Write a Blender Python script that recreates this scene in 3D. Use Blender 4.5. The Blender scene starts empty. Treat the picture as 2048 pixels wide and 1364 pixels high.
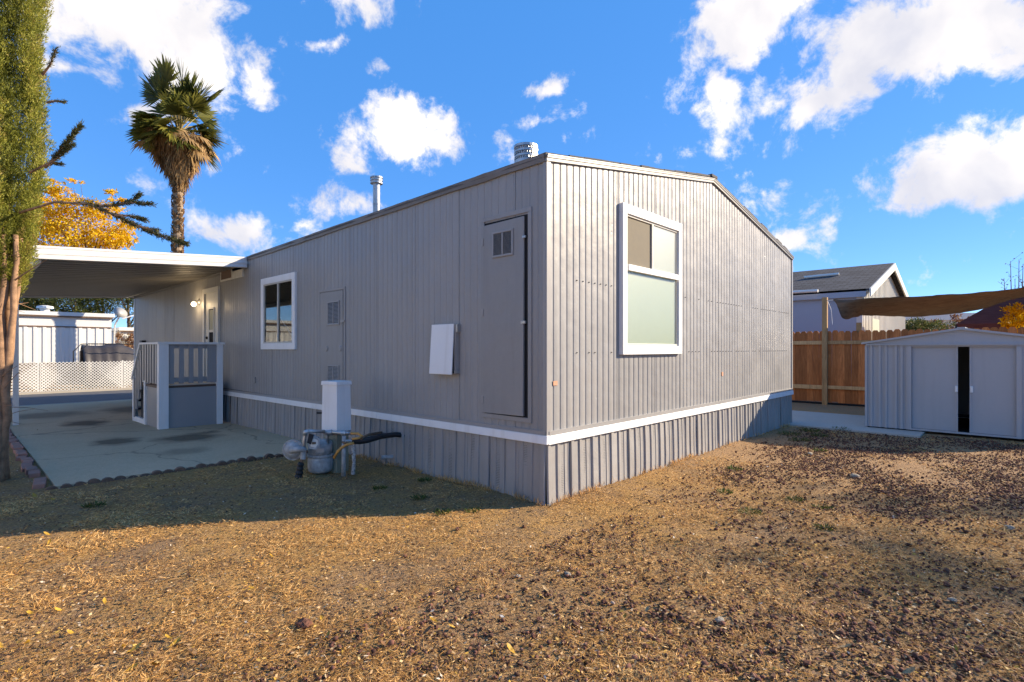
import bpy, bmesh, math, random
import numpy as np
from mathutils import Vector, Matrix
R = math.radians
random.seed(7); rng = np.random.default_rng(11)
sc = bpy.context.scene
COL = sc.collection

# ------------------------------------------------------------------ camera
CAM = (-3.66, -3.04, 1.4)
cam_d = bpy.data.cameras.new('camera'); cam = bpy.data.objects.new('camera', cam_d); COL.objects.link(cam)
cam_d.sensor_width = 36; cam_d.lens = 36 * 1063 / 2048
cam_d.clip_start = 0.05; cam_d.clip_end = 2000
cam_d.shift_y = (697 - 682) / 2048
cam.location = CAM
HEAD = math.atan2(.687, .7265)                       # heading of the view, from +X
cam.rotation_euler = (R(90), 0, HEAD - R(90))
sc.camera = cam

# ------------------------------------------------------------------ light
SUN_AZ, SUN_EL = R(-35.5), R(25.5)                     # direction TO the sun, azimuth from +X
sdir = Vector((math.cos(SUN_EL) * math.cos(SUN_AZ), math.cos(SUN_EL) * math.sin(SUN_AZ), math.sin(SUN_EL)))
sun_d = bpy.data.lights.new('sun', 'SUN'); sun = bpy.data.objects.new('sun', sun_d); COL.objects.link(sun)
sun_d.energy = 4.4; sun_d.angle = R(.5); sun_d.color = (1, .94, .86)
sun.rotation_euler = sdir.to_track_quat('Z', 'Y').to_euler()
sun.location = (20, -15, 15)
sc.view_settings.view_transform = 'Standard'; sc.view_settings.look = 'None'
sc.view_settings.exposure = 1.1; sc.view_settings.gamma = 1
sc.view_settings.use_curve_mapping = False
sc.view_settings.use_white_balance = True; sc.view_settings.white_balance_temperature = 8300; sc.view_settings.white_balance_tint = 10
sc.render.engine = 'CYCLES'
sc.cycles.use_denoising = True
sc.cycles.max_bounces = 6; sc.cycles.diffuse_bounces = 3; sc.cycles.glossy_bounces = 3
sc.cycles.transmission_bounces = 4; sc.cycles.transparent_max_bounces = 8
sc.cycles.sample_clamp_indirect = 6

F, CX, HY = 1063., 1024., 697.
def ray(px, py):
    r = (px - CX) / F
    return Vector((.687 * r + .7265, -.7265 * r + .687, (HY - py) / F))
def at(px, py, d): return Vector(CAM) + ray(px, py) * d

# ------------------------------------------------------------------ sky
wd = bpy.data.worlds.new('World'); sc.world = wd; wd.use_nodes = True
nt = wd.node_tree; nt.nodes.clear()
class G:
    """tiny node-graph helper"""
    def __init__(s, nt): s.nt = nt
    def n(s, t, **kw):
        nd = s.nt.nodes.new(t)
        for k, v in kw.items():
            if k.startswith('i_'): nd.inputs[k[2:]].default_value = v
            else: setattr(nd, k, v)
        return nd
    def l(s, a, b): s.nt.links.new(a, b)
    def math(s, op, a, b=None, clamp=False):
        nd = s.n('ShaderNodeMath', operation=op); nd.use_clamp = clamp
        for i, v in enumerate((a, b)):
            if v is None: continue
            if isinstance(v, (int, float)): nd.inputs[i].default_value = v
            else: s.l(v, nd.inputs[i])
        return nd.outputs[0]
    def ramp(s, f, stops, interp='LINEAR'):
        nd = s.n('ShaderNodeValToRGB'); cr = nd.color_ramp; cr.interpolation = interp
        while len(cr.elements) < len(stops): cr.elements.new(.5)
        for e, (p, c) in zip(cr.elements, stops):
            e.position = p; e.color = c if len(c) == 4 else (*c, 1)
        s.l(f, nd.inputs[0]); return nd.outputs[0]
    def mix(s, f, a, b, blend='MIX'):
        nd = s.n('ShaderNodeMix', data_type='RGBA', blend_type=blend)
        for sock, v in ((nd.inputs[0], f), (nd.inputs[6], a), (nd.inputs[7], b)):
            if isinstance(v, (int, float)): sock.default_value = v
            elif isinstance(v, tuple): sock.default_value = v if len(v) == 4 else (*v, 1)
            else: s.l(v, sock)
        return nd.outputs[2]
    def noise(s, vec, scale, detail=4, rough=.55, dist=0, w=None):
        nd = s.n('ShaderNodeTexNoise'); nd.inputs['Scale'].default_value = scale
        nd.inputs['Detail'].default_value = detail; nd.inputs['Roughness'].default_value = rough
        nd.inputs['Distortion'].default_value = dist
        if vec is not None: s.l(vec, nd.inputs['Vector'])
        return nd.outputs['Fac']
g = G(nt)
sky = g.n('ShaderNodeTexSky', sky_type='NISHITA', sun_disc=False)
sky.sun_elevation = SUN_EL
sky.sun_rotation = R(90) - SUN_AZ
sky.altitude = 2400; sky.air_density = .7; sky.dust_density = .0; sky.ozone_density = 4.0
hs = g.n('ShaderNodeHueSaturation'); hs.inputs['Saturation'].default_value = 1.1; hs.inputs['Value'].default_value = 1.45
hs.inputs['Hue'].default_value = .504
g.l(sky.outputs[0], hs.inputs['Color'])
tc = g.n('ShaderNodeTexCoord'); dirv = tc.outputs['Generated']
# clouds: soft ellipsoids in direction space, frayed by noise.  (px, py, half width, half height, tilt)
CL = [(235, 35, 200, 125, -18), (410, 105, 80, 70, 20), (640, 84, 46, 18, 0), (510, 165, 40, 34, 40),
      (800, 275, 105, 62, 8), (1080, 232, 72, 22, 20), (705, 405, 62, 22, 0), (490, 462, 66, 34, -12), (575, 478, 60, 26, 10),
      (1530, 40, 110, 80, 10), (1760, 95, 230, 100, 14), (1950, 60, 160, 105, 0), (1660, 190, 90, 40, 16), (1440, 165, 60, 34, -30),
      (1990, 320, 165, 85, 4), (1975, 235, 50, 34, 20), (1880, 385, 70, 30, 0), (1572, 480, 26, 20, 0), (270, 225, 36, 24, 0),
      (745, 165, 34, 14, 25), (1460, 215, 20, 26, 0), (1100, 165, 40, 14, 10), (130, 140, 40, 14, 0)]
warp = g.n('ShaderNodeTexNoise'); warp.inputs['Scale'].default_value = 7; warp.inputs['Detail'].default_value = 5
g.l(dirv, warp.inputs['Vector'])
wv = g.n('ShaderNodeVectorMath', operation='MULTIPLY_ADD'); g.l(warp.outputs['Color'], wv.inputs[0])
wv.inputs[1].default_value = (.07, .07, .07); wv.inputs[2].default_value = (-.035, -.035, -.035)
wadd = g.n('ShaderNodeVectorMath', operation='ADD'); g.l(dirv, wadd.inputs[0]); g.l(wv.outputs[0], wadd.inputs[1])
acc = None
for (px, py, hw, hh, tilt) in CL:
    c = ray(px, py); L = c.length; c = c / L
    ux = Vector((.687, -.7265, 0)); ux = (ux - c * ux.dot(c)).normalized(); uz = ux.cross(c)
    ca, sa = math.cos(R(tilt)), math.sin(R(tilt))
    ax, az = ux * ca + uz * sa, uz * ca - ux * sa
    k = F * L
    m = Matrix((ax, c, az)).transposed()
    mp = g.n('ShaderNodeMapping', vector_type='TEXTURE')
    mp.inputs['Location'].default_value = c; mp.inputs['Rotation'].default_value = m.to_euler()
    mp.inputs['Scale'].default_value = (hw / k * 1.25, .6, hh / k * 1.25)
    g.l(wadd.outputs[0], mp.inputs['Vector'])
    ln = g.n('ShaderNodeVectorMath', operation='LENGTH'); g.l(mp.outputs[0], ln.inputs[0])
    kk = min(1.0, max(.38, hh / 62))
    v = g.math('MULTIPLY', g.math('SUBTRACT', 1.0, ln.outputs['Value']), kk)
    acc = v if acc is None else g.math('MAXIMUM', acc, v)
acc = g.math('MAXIMUM', acc, -.9)
fb = g.noise(dirv, 11, 12, .64, .2)
wof = g.n('ShaderNodeVectorMath', operation='ADD'); g.l(dirv, wof.inputs[0]); wof.inputs[1].default_value = (3.3, 1.7, 5.1)
fbl = g.noise(wof.outputs[0], 2.6, 4, .5)
wild = g.math('MULTIPLY', g.math('SUBTRACT', fbl, .60), 3.0)          # the rest of the sky: scattered fair-weather cloud
dens = g.math('MAXIMUM', acc, g.math('MINIMUM', wild, .5))
dens = g.math('ADD', dens, g.math('MULTIPLY', g.math('SUBTRACT', fb, .5), 2.9))
mr = g.n('ShaderNodeMapRange', interpolation_type='SMOOTHSTEP'); g.l(dens, mr.inputs[0])
mr.inputs[1].default_value = -.02; mr.inputs[2].default_value = .50
shade = g.noise(wadd.outputs[0], 6, 5, .5)
ccol = g.ramp(shade, [(.34, (2.3, 2.6, 3.45)), (.5, (3.1, 3.35, 4.0)), (.64, (4.1, 4.3, 4.85))])
cf = g.math('MULTIPLY', mr.outputs[0], .95)
blue = g.mix(.70, hs.outputs[0], (.08, 1.06, 3.6))      # an even azure veil over the physical sky
skyc = g.mix(cf, blue, ccol)
bg = g.n('ShaderNodeBackground'); bg.inputs['Strength'].default_value = .148
g.l(skyc, bg.inputs['Color'])
wo = g.n('ShaderNodeOutputWorld'); g.l(bg.outputs[0], wo.inputs['Surface'])

# ------------------------------------------------------------------ materials
def mat(name, build):
    m = bpy.data.materials.new(name); m.use_nodes = True
    t = m.node_tree; b = t.nodes['Principled BSDF']
    build(G(t), b, t); return m
def setp(b, col=None, rough=.6, metal=0, spec=.5):
    if col is not None: b.inputs['Base Color'].default_value = (*col, 1)
    b.inputs['Roughness'].default_value = rough; b.inputs['Metallic'].default_value = metal
    b.inputs['Specular IOR Level'].default_value = spec
def bump(g, b, h, strength, dist):
    n = g.n('ShaderNodeBump'); n.inputs['Strength'].default_value = strength; n.inputs['Distance'].default_value = dist
    g.l(h, n.inputs['Height']); g.l(n.outputs[0], b.inputs['Normal'])
def paint(name, col, rough=.5, var=.12, scale=3, grime=None, gz=None, bumpy=.15, spec=.4, dents=False):
    """paint / plain surface with mottling, fine grain and (with grime) splashed dirt stains"""
    def f(g, b, t):
        setp(b, None, rough, 0, spec)
        geo = g.n('ShaderNodeNewGeometry'); p = geo.outputs['Position']
        n1 = g.noise(p, scale, 5, .6); n2 = g.noise(p, scale * 18, 3, .6)
        lo = tuple(c * (1 - var) for c in col); hi = tuple(min(1, c * (1 + var * .6)) for c in col)
        c = g.ramp(n1, [(.3, lo), (.7, hi)])
        c = g.mix(.25, c, g.ramp(n2, [(.3, lo), (.7, hi)]))
        if grime:
            mp = g.n('ShaderNodeMapping'); mp.inputs['Scale'].default_value = (6, 6, .5); g.l(p, mp.inputs['Vector'])
            n3 = g.noise(mp.outputs[0], 1.6, 4, .6)
            c = g.mix(g.math('MULTIPLY', g.ramp(n3, [(.5, (0, 0, 0)), (.75, (1, 1, 1))]), .35), c, grime)
        if dents:     # sheet-to-sheet fading, oil-canning and small dings
            oi = g.n('ShaderNodeObjectInfo'); k = g.math('ADD', g.math('MULTIPLY', oi.outputs['Random'], .13), .935)
            kc = g.n('ShaderNodeCombineColor')
            for i in range(3): g.l(k, kc.inputs[i])
            c = g.mix(1.0, c, kc.outputs[0], 'MULTIPLY')
            n4 = g.noise(p, 2.2, 2, .5); vo = g.n('ShaderNodeTexVoronoi'); vo.inputs['Scale'].default_value = 3.1; g.l(p, vo.inputs['Vector'])
            dg_ = g.ramp(vo.outputs['Distance'], [(.0, (1, 1, 1)), (.06, (0, 0, 0))])
            n2 = g.math('ADD', g.math('MULTIPLY', n2, .25), g.math('ADD', g.math('MULTIPLY', n4, 3.0), g.math('MULTIPLY', dg_, -.8)))
        g.l(c, b.inputs['Base Color'])
        g.l(g.math('ADD', g.math('MULTIPLY', n1, .25), rough - .12), b.inputs['Roughness'])
        bump(g, b, n2, .55 if dents else bumpy, .012 if dents else .003)
    return mat(name, f)
M = {}
M['siding'] = paint('grey_siding_paint', (.288, .281, .274), .45, .10, 1.2, (.21, .20, .19), bumpy=.12, dents=True)
M['skirt'] = paint('skirting_paint', (.30, .288, .276), .5, .10, 1.5, (.20, .18, .155), bumpy=.12, dents=True)
M['trimgrey'] = paint('grey_trim_paint', (.305, .295, .285), .4, .08, 2)
M['fascia'] = paint('taupe_fascia_metal', (.17, .155, .148), .5, .25, 2.5, (.10, .09, .08))
M['rakegrey'] = paint('dull_grey_flashing', (.22, .212, .205), .45, .15, 4)
M['white'] = paint('white_trim_paint', (.78, .78, .77), .45, .05, 3, (.55, .52, .47))
M['offwhite'] = paint('off_white_paint', (.70, .68, .62), .5, .08, 3, (.5, .46, .4))
M['alum'] = paint('old_aluminium_frame', (.52, .49, .43), .4, .1, 8)
M['carwhite'] = paint('carport_white_enamel', (.68, .67, .655), .4, .05, 2, (.6, .58, .54))
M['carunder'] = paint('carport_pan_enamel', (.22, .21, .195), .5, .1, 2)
M['shed'] = paint('shed_blue_grey_paint', (.385, .395, .415), .45, .05, 1.2, (.30, .31, .33), bumpy=.25)
M['porch'] = paint('porch_grey_paint', (.31, .305, .305), .5, .06, 1.5)
M['dark'] = paint('black_interior', (.012, .012, .013), .9, .1, 2)
M['interior'] = paint('dim_room', (.05, .048, .045), .9, .2, 2)
M['nbwhite'] = paint('white_trailer_siding', (.62, .62, .60), .5, .05, .6, (.55, .53, .5))
M['nbtrim'] = paint('brown_trim', (.14, .08, .05), .6, .2, 3)
M['nbblue'] = paint('blue_grey_house_wall', (.33, .37, .43), .6, .06, .8)
M['nbcream'] = paint('cream_gable_siding', (.62, .60, .54), .6, .06, .8, (.5, .47, .4))
M['galv'] = paint('galvanised_steel', (.45, .46, .46), .38, .25, 9, (.3, .28, .26))
M['galv'].node_tree.nodes['Principled BSDF'].inputs['Metallic'].default_value = .75
M['meter'] = paint('weathered_grey_meter_paint', (.40, .41, .41), .5, .5, 18, (.24, .19, .14), bumpy=.4)
M['pedestal'] = paint('faded_green_pedestal', (.27, .27, .20), .6, .35, 10, (.30, .12, .05))
M['petiole'] = paint('palm_petiole', (.22, .17, .06), .6, .3, 6)
M['rust'] = paint('rusty_pipe', (.22, .13, .08), .8, .4, 20)
M['black'] = paint('black_rubber', (.018, .018, .02), .55, .3, 12, bumpy=.4)
M['orange'] = paint('faded_orange_hose', (.55, .27, .07), .5, .2, 15)
M['foil'] = paint('silver_foil_wrap', (.6, .6, .6), .3, .8, 45, bumpy=1)
M['foil'].node_tree.nodes['Principled BSDF'].inputs['Metallic'].default_value = .6
M['brick'] = paint('pink_paver_brick', (.34, .17, .13), .85, .25, 12, (.2, .12, .09), bumpy=.6)
M['scallop'] = paint('red_scallop_edger', (.18, .105, .072), .9, .45, 14, (.12, .08, .06), bumpy=.6)
M['tarp'] = paint('dark_tarp', (.045, .04, .042), .5, .35, 3, bumpy=.3)
M['trunk'] = paint('cypress_bark', (.36, .21, .125), .9, .6, 14, (.2, .11, .06), bumpy=1)
M['bark'] = paint('grey_brown_bark', (.13, .095, .07), .9, .35, 8, bumpy=.8)
M['tag'] = paint('faded_orange_tag', (.62, .30, .18), .6, .2, 30)
M['pipe'] = paint('pvc_pipe', (.7, .68, .64), .5, .1, 4)
M['dish'] = paint('grey_dish', (.38, .38, .37), .5, .1, 4)
M['blind'] = paint('mint_window_blind', (.44, .50, .355), .7, .08, 2.2)
M['blind2'] = paint('beige_window_blind', (.44, .445, .35), .7, .08, 2.2)
M['screen'] = paint('brown_insect_screen', (.17, .145, .105), .8, .2, 6, bumpy=.3)
M['roofedge'] = paint('roof_asphalt', (.10, .095, .09), .9, .3, 12, bumpy=.8)
M['car'] = paint('silver_grey_car', (.35, .36, .38), .3, .1, 2)

def wood(name, c0, c1, scale=1.0):
    def f(g, b, t):
        setp(b, None, .75, 0, .25)
        tcn = g.n('ShaderNodeTexCoord'); oi = g.n('ShaderNodeObjectInfo')
        off = g.n('ShaderNodeVectorMath', operation='MULTIPLY_ADD'); g.l(oi.outputs['Random'], off.inputs[0])
        off.inputs[1].default_value = (31, 17, 53); g.l(tcn.outputs['Object'], off.inputs[2])
        mp = g.n('ShaderNodeMapping'); mp.inputs['Scale'].default_value = (22 * scale, 22 * scale, 1.6 * scale); g.l(off.outputs[0], mp.inputs['Vector'])
        n = g.noise(mp.outputs[0], 1.6, 6, .65, 1.2)
        n2 = g.noise(off.outputs[0], 2.5, 3, .5)
        c = g.ramp(n, [(.28, tuple(v * .55 for v in c0)), (.5, c0), (.75, c1)])
        k = g.math('ADD', g.math('MULTIPLY', oi.outputs['Random'], .55), .68)
        kc = g.n('ShaderNodeCombineColor')
        for i in range(3): g.l(k, kc.inputs[i])
        c = g.mix(1.0, c, kc.outputs[0], 'MULTIPLY')
        c = g.mix(g.math('MULTIPLY', g.ramp(n2, [(.55, (0, 0, 0)), (.7, (1, 1, 1))]), .4), c, tuple(v * .5 for v in c0))
        g.l(c, b.inputs['Base Color']); bump(g, b, n, .35, .003)
    return mat(name, f)
M['redwood'] = wood('stained_redwood_plank', (.48, .155, .05), (.62, .24, .085))
M['freshwood'] = wood('pale_treated_lumber', (.52, .30, .14), (.62, .40, .21))

def leafmat(name, stops, rough=.6, trans=.25):
    def f(g, b, t):
        setp(b, None, rough, 0, .3)
        a = g.n('ShaderNodeAttribute', attribute_name='rnd')
        c = g.ramp(a.outputs['Fac'], stops); g.l(c, b.inputs['Base Color'])
        if trans:
            tr = g.n('ShaderNodeBsdfTranslucent'); g.l(c, tr.inputs['Color'])
            mx = g.n('ShaderNodeMixShader'); mx.inputs[0].default_value = trans
            g.l(b.outputs[0], mx.inputs[1]); g.l(tr.outputs[0], mx.inputs[2])
            g.l(mx.outputs[0], t.nodes['Material Output'].inputs['Surface'])
    return mat(name, f)
M['cypress'] = leafmat('cypress_leaf', [(0, (.06, .072, .013)), (.4, (.20, .215, .034)), (.8, (.40, .385, .07)), (1, (.38, .27, .09))], .6, .32)
M['cypressdk'] = leafmat('cypress_sprig', [(0, (.05, .06, .025)), (.6, (.10, .115, .045)), (1, (.19, .16, .08))], .6, .15)
M['palmleaf'] = leafmat('palm_leaf', [(0, (.045, .058, .014)), (.5, (.125, .135, .028)), (1, (.30, .27, .055))], .45, .3)
M['palmdead'] = leafmat('palm_dead_leaf', [(0, (.15, .08, .035)), (.5, (.33, .195, .085)), (1, (.48, .32, .15))], .8, .2)
M['yellow'] = leafmat('autumn_yellow_leaf', [(0, (.48, .22, .008)), (.35, (.80, .48, .015)), (1, (.90, .66, .06))], .6, .5)
M['pine'] = leafmat('pine_needles', [(0, (.035, .045, .008)), (.5, (.085, .105, .018)), (1, (.15, .16, .03))], .7, .2)
M['shrub'] = leafmat('shrub_leaf', [(0, (.04, .06, .012)), (.6, (.10, .12, .03)), (1, (.2, .17, .05))], .6, .25)
M['rustleaf'] = leafmat('rust_shrub_leaf', [(0, (.12, .05, .03)), (.6, (.22, .10, .05)), (1, (.3, .2, .1))], .7, .25)
M['twig'] = leafmat('bare_twig_leaf', [(0, (.16, .10, .08)), (1, (.32, .2, .15))], .8, 0)
M['weed'] = leafmat('green_weed', [(0, (.035, .06, .01)), (1, (.10, .13, .025))], .6, .2)
M['straw'] = leafmat('dry_straw', [(0, (.13, .055, .018)), (.25, (.40, .198, .06)), (.6, (.73, .40, .132)), (.93, (.88, .585, .27)), (1, (.12, .13, .04))], .65, .2)
M['litter'] = leafmat('leaf_litter', [(0, (.06, .03, .018)), (.45, (.16, .08, .04)), (.7, (.30, .17, .08)), (.9, (.55, .38, .2)), (.96, (.6, .36, .05)), (1, (.75, .68, .58))], .7, .1)
M['lava'] = leafmat('lava_rock', [(0, (.045, .022, .016)), (.5, (.11, .048, .034)), (.9, (.20, .085, .058)), (1, (.36, .26, .2))], .95, 0)
def leafobj(name, c):
    def f(g, b, t):
        setp(b, None, .55, 0, .3)
        geo = g.n('ShaderNodeNewGeometry'); n = g.noise(geo.outputs['Position'], 60, 3, .6)
        c2 = g.ramp(n, [(.3, tuple(v * .45 for v in c)), (.6, c)]); g.l(c2, b.inputs['Base Color'])
    return mat(name, f)
LEAFM = [leafobj('ochre_leaf', (.48, .27, .035)), leafobj('brown_leaf', (.21, .10, .04)), leafobj('tan_leaf', (.42, .28, .14))]
def rockmat(name, c):
    def f(g, b, t):
        setp(b, None, .95, 0, .2)
        geo = g.n('ShaderNodeNewGeometry'); n = g.noise(geo.outputs['Position'], 90, 4, .7)
        g.l(g.ramp(n, [(.3, tuple(v * .4 for v in c)), (.65, c)]), b.inputs['Base Color']); bump(g, b, n, 1, .01)
    return mat(name, f)
M['lavabig'] = rockmat('lava_rock_large', (.21, .095, .065)); M['palestone'] = rockmat('pale_stone', (.42, .37, .30))

def glassf(g, b, t):
    tr = g.n('ShaderNodeBsdfTransparent'); tr.inputs[0].default_value = (.78, .8, .78, 1)
    gl = g.n('ShaderNodeBsdfGlossy'); gl.inputs['Roughness'].default_value = .02
    fr = g.n('ShaderNodeFresnel'); fr.inputs[0].default_value = 1.5
    mx = g.n('ShaderNodeMixShader'); g.l(g.math('MULTIPLY', fr.outputs[0], .75), mx.inputs[0]); g.l(tr.outputs[0], mx.inputs[1]); g.l(gl.outputs[0], mx.inputs[2])
    g.l(mx.outputs[0], t.nodes['Material Output'].inputs['Surface'])
M['glass'] = mat('window_glass', glassf)
def frostf(g, b, t):
    tr = g.n('ShaderNodeBsdfTransparent'); tr.inputs[0].default_value = (.9, .92, .9, 1)
    gl = g.n('ShaderNodeBsdfGlossy'); gl.inputs['Roughness'].default_value = .35
    fr = g.n('ShaderNodeFresnel'); fr.inputs[0].default_value = 1.35
    mx = g.n('ShaderNodeMixShader'); g.l(g.math('MULTIPLY', fr.outputs[0], .2), mx.inputs[0]); g.l(tr.outputs[0], mx.inputs[1]); g.l(gl.outputs[0], mx.inputs[2])
    g.l(mx.outputs[0], t.nodes['Material Output'].inputs['Surface'])
M['frost'] = mat('obscure_bathroom_glass', frostf)
def perff(g, b, t):
    setp(b, None, .5, 0, .4)
    geo = g.n('ShaderNodeNewGeometry')
    v = g.n('ShaderNodeTexVoronoi', feature='F1'); v.inputs['Scale'].default_value = 62; v.inputs['Randomness'].default_value = .12
    g.l(geo.outputs['Position'], v.inputs['Vector'])
    g.l(g.ramp(v.outputs['Distance'], [(.22, (.03, .03, .03)), (.32, (.29, .28, .27))]), b.inputs['Base Color'])
M['perf'] = mat('perforated_vent_strip', perff)
def bulbf(g, b, t):
    setp(b, (.9, .85, .75), .3); b.inputs['Emission Color'].default_value = (1, .86, .62, 1); b.inputs['Emission Strength'].default_value = 4.5
M['bulb'] = mat('lit_lamp_globe', bulbf)
def fabricf(c, c2):
    def f(g, b, t):
        setp(b, None, .9, 0, .1)
        geo = g.n('ShaderNodeNewGeometry'); mp = g.n('ShaderNodeMapping'); mp.inputs['Scale'].default_value = (1.2, 1.0, 9)
        g.l(geo.outputs['Position'], mp.inputs['Vector']); n = g.noise(mp.outputs[0], 2.6, 6, .65, .8)
        col = g.ramp(n, [(.3, c), (.68, c2)]); g.l(col, b.inputs['Base Color'])
        tr = g.n('ShaderNodeBsdfTranslucent'); g.l(col, tr.inputs[0])
        mx = g.n('ShaderNodeMixShader'); mx.inputs[0].default_value = .45
        g.l(b.outputs[0], mx.inputs[1]); g.l(tr.outputs[0], mx.inputs[2]); g.l(mx.outputs[0], t.nodes['Material Output'].inputs['Surface'])
    return f
M['sail'] = mat('brown_shade_cloth', fabricf((.135, .105, .082), (.235, .185, .142)))
M['maroon'] = mat('maroon_canopy_cloth', fabricf((.15, .05, .045), (.21, .08, .07)))
def shinglef(g, b, t):
    setp(b, None, .95, 0, .2)
    tcn = g.n('ShaderNodeTexCoord')
    br = g.n('ShaderNodeTexBrick'); br.inputs['Scale'].default_value = 1; br.inputs['Mortar Size'].default_value = .012
    br.inputs['Brick Width'].default_value = .3; br.inputs['Row Height'].default_value = .14; br.offset = .5
    br.inputs['Color1'].default_value = (.055, .056, .062, 1); br.inputs['Color2'].default_value = (.095, .097, .105, 1); br.inputs['Mortar'].default_value = (.02, .02, .022, 1)
    mp = g.n('ShaderNodeMapping'); mp.inputs['Rotation'].default_value = (0, 0, R(90)); g.l(tcn.outputs['Object'], mp.inputs['Vector']); g.l(mp.outputs[0], br.inputs['Vector'])
    g.l(br.outputs['Color'], b.inputs['Base Color'])
M['shingle'] = mat('grey_asphalt_shingles', shinglef)

def groundf(g, b, t):
    setp(b, None, .95, 0, .15)
    geo = g.n('ShaderNodeNewGeometry'); p = geo.outputs['Position']
    n1 = g.noise(p, .9, 5, .6, .4); n2 = g.noise(p, 9, 6, .7, .5); n3 = g.noise(p, 55, 4, .7); n4 = g.noise(p, 190, 2, .6)
    straw = g.ramp(n3, [(.3, (.16, .075, .024)), (.5, (.50, .265, .082)), (.68, (.74, .43, .155))])
    dirt = g.ramp(n3, [(.3, (.11, .06, .032)), (.55, (.35, .21, .12)), (.75, (.56, .37, .22))])
    f = g.ramp(g.math('ADD', g.math('MULTIPLY', n1, .6), g.math('MULTIPLY', n2, .4)), [(.42, (0, 0, 0)), (.56, (1, 1, 1))])
    c = g.mix(f, dirt, straw)
    # grey crushed rock against the skirting, bare pinkish earth on the far side
    sep = g.n('ShaderNodeSeparateXYZ'); g.l(p, sep.inputs[0])
    near = g.math('MULTIPLY', g.math('GREATER_THAN', sep.outputs[0], -1.0), g.math('GREATER_THAN', sep.outputs[1], -.28))
    mr = g.n('ShaderNodeMapRange'); g.l(sep.outputs[0], mr.inputs[0]); mr.inputs[1].default_value = 1.2; mr.inputs[2].default_value = 3.5
    pink = g.ramp(n3, [(.3, (.24, .13, .075)), (.6, (.56, .35, .21)), (.8, (.68, .47, .31))])
    c = g.mix(g.math('MULTIPLY', mr.outputs[0], .8), c, pink)
    c = g.mix(.35, c, g.ramp(n4, [(.3, (.10, .06, .03)), (.7, (.42, .29, .15))]))
    g.l(c, b.inputs['Base Color'])
    h = g.math('ADD', g.math('MULTIPLY', n3, .7), g.math('MULTIPLY', n4, .3)); bump(g, b, h, 1, .03)
M['ground'] = mat('dry_lawn_earth', groundf)
def concf(c0, c1, stains, cracks=False):
    def f(g, b, t):
        setp(b, None, .85, 0, .3)
        geo = g.n('ShaderNodeNewGeometry'); p = geo.outputs['Position']
        n1 = g.noise(p, .8, 5, .6, .5); n2 = g.noise(p, 24, 5, .7); n3 = g.noise(p, 140, 2, .6)
        c = g.ramp(n1, [(.3, c0), (.7, c1)])
        c = g.mix(.35, c, g.ramp(n2, [(.3, tuple(v * .6 for v in c0)), (.7, c1)]))
        c = g.mix(.3, c, g.ramp(n3, [(.35, tuple(v * .5 for v in c0)), (.65, tuple(v * 1.1 for v in c1))]))
        if cracks:
            vo = g.n('ShaderNodeTexVoronoi', feature='DISTANCE_TO_EDGE'); vo.inputs['Scale'].default_value = .42
            wn = g.n('ShaderNodeTexNoise'); wn.inputs['Scale'].default_value = 2.5; wn.inputs['Detail'].default_value = 6; g.l(p, wn.inputs['Vector'])
            va = g.n('ShaderNodeVectorMath', operation='MULTIPLY_ADD'); g.l(wn.outputs['Color'], va.inputs[0]); va.inputs[1].default_value = (.5, .5, 0); g.l(p, va.inputs[2]); g.l(va.outputs[0], vo.inputs['Vector'])
            c = g.mix(g.math('MULTIPLY', g.ramp(vo.outputs['Distance'], [(.0, (1, 1, 1)), (.006, (0, 0, 0))]), .7), c, tuple(v * .25 for v in c0))
        sm = None
        for (x, y, rx, ry, k) in stains:
            mp = g.n('ShaderNodeMapping', vector_type='TEXTURE'); mp.inputs['Location'].default_value = (x, y, 0); mp.inputs['Scale'].default_value = (rx, ry, 50)
            wn = g.n('ShaderNodeTexNoise'); wn.inputs['Scale'].default_value = 3; wn.inputs['Detail'].default_value = 5; g.l(p, wn.inputs['Vector'])
            va = g.n('ShaderNodeVectorMath', operation='MULTIPLY_ADD'); g.l(wn.outputs['Color'], va.inputs[0]); va.inputs[1].default_value = (.5, .5, 0); g.l(p, va.inputs[2])
            sb = g.n('ShaderNodeVectorMath', operation='SUBTRACT'); g.l(va.outputs[0], sb.inputs[0]); sb.inputs[1].default_value = (.25, .25, 0)
            g.l(sb.outputs[0], mp.inputs['Vector'])
            ln = g.n('ShaderNodeVectorMath', operation='LENGTH'); g.l(mp.outputs[0], ln.inputs[0])
            r = g.math('MULTIPLY', g.ramp(ln.outputs['Value'], [(.45, (1, 1, 1)), (1, (0, 0, 0))]), k)
            sm = r if sm is None else g.math('MAXIMUM', sm, r)
        if sm is not None: c = g.mix(sm, c, (.055, .036, .02))
        g.l(c, b.inputs['Base Color']); bump(g, b, n2, .4, .006)
    return f
M['drive'] = mat('stained_driveway_concrete', concf((.46, .335, .205), (.64, .475, .305), [(-1.87, 9.9, .42, .75, .85), (-1.95, 6.8, .38, .55, .75), (-1.1, 6.35, .55, .55, .75), (-.75, 6.7, .3, .25, .6), (-1.45, 5.1, .35, .35, .35), (-2.2, 12.3, .9, 1.0, .6), (-.6, 12.3, .8, 1.3, .7)], True))
M['patio'] = mat('pale_patio_concrete', concf((.40, .38, .34), (.52, .49, .44), []))
M['asphalt'] = mat('street_asphalt', concf((.075, .075, .08), (.11, .11, .115), []))
M['kerb'] = mat('kerb_concrete', concf((.34, .30, .25), (.44, .40, .34), []))

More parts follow.
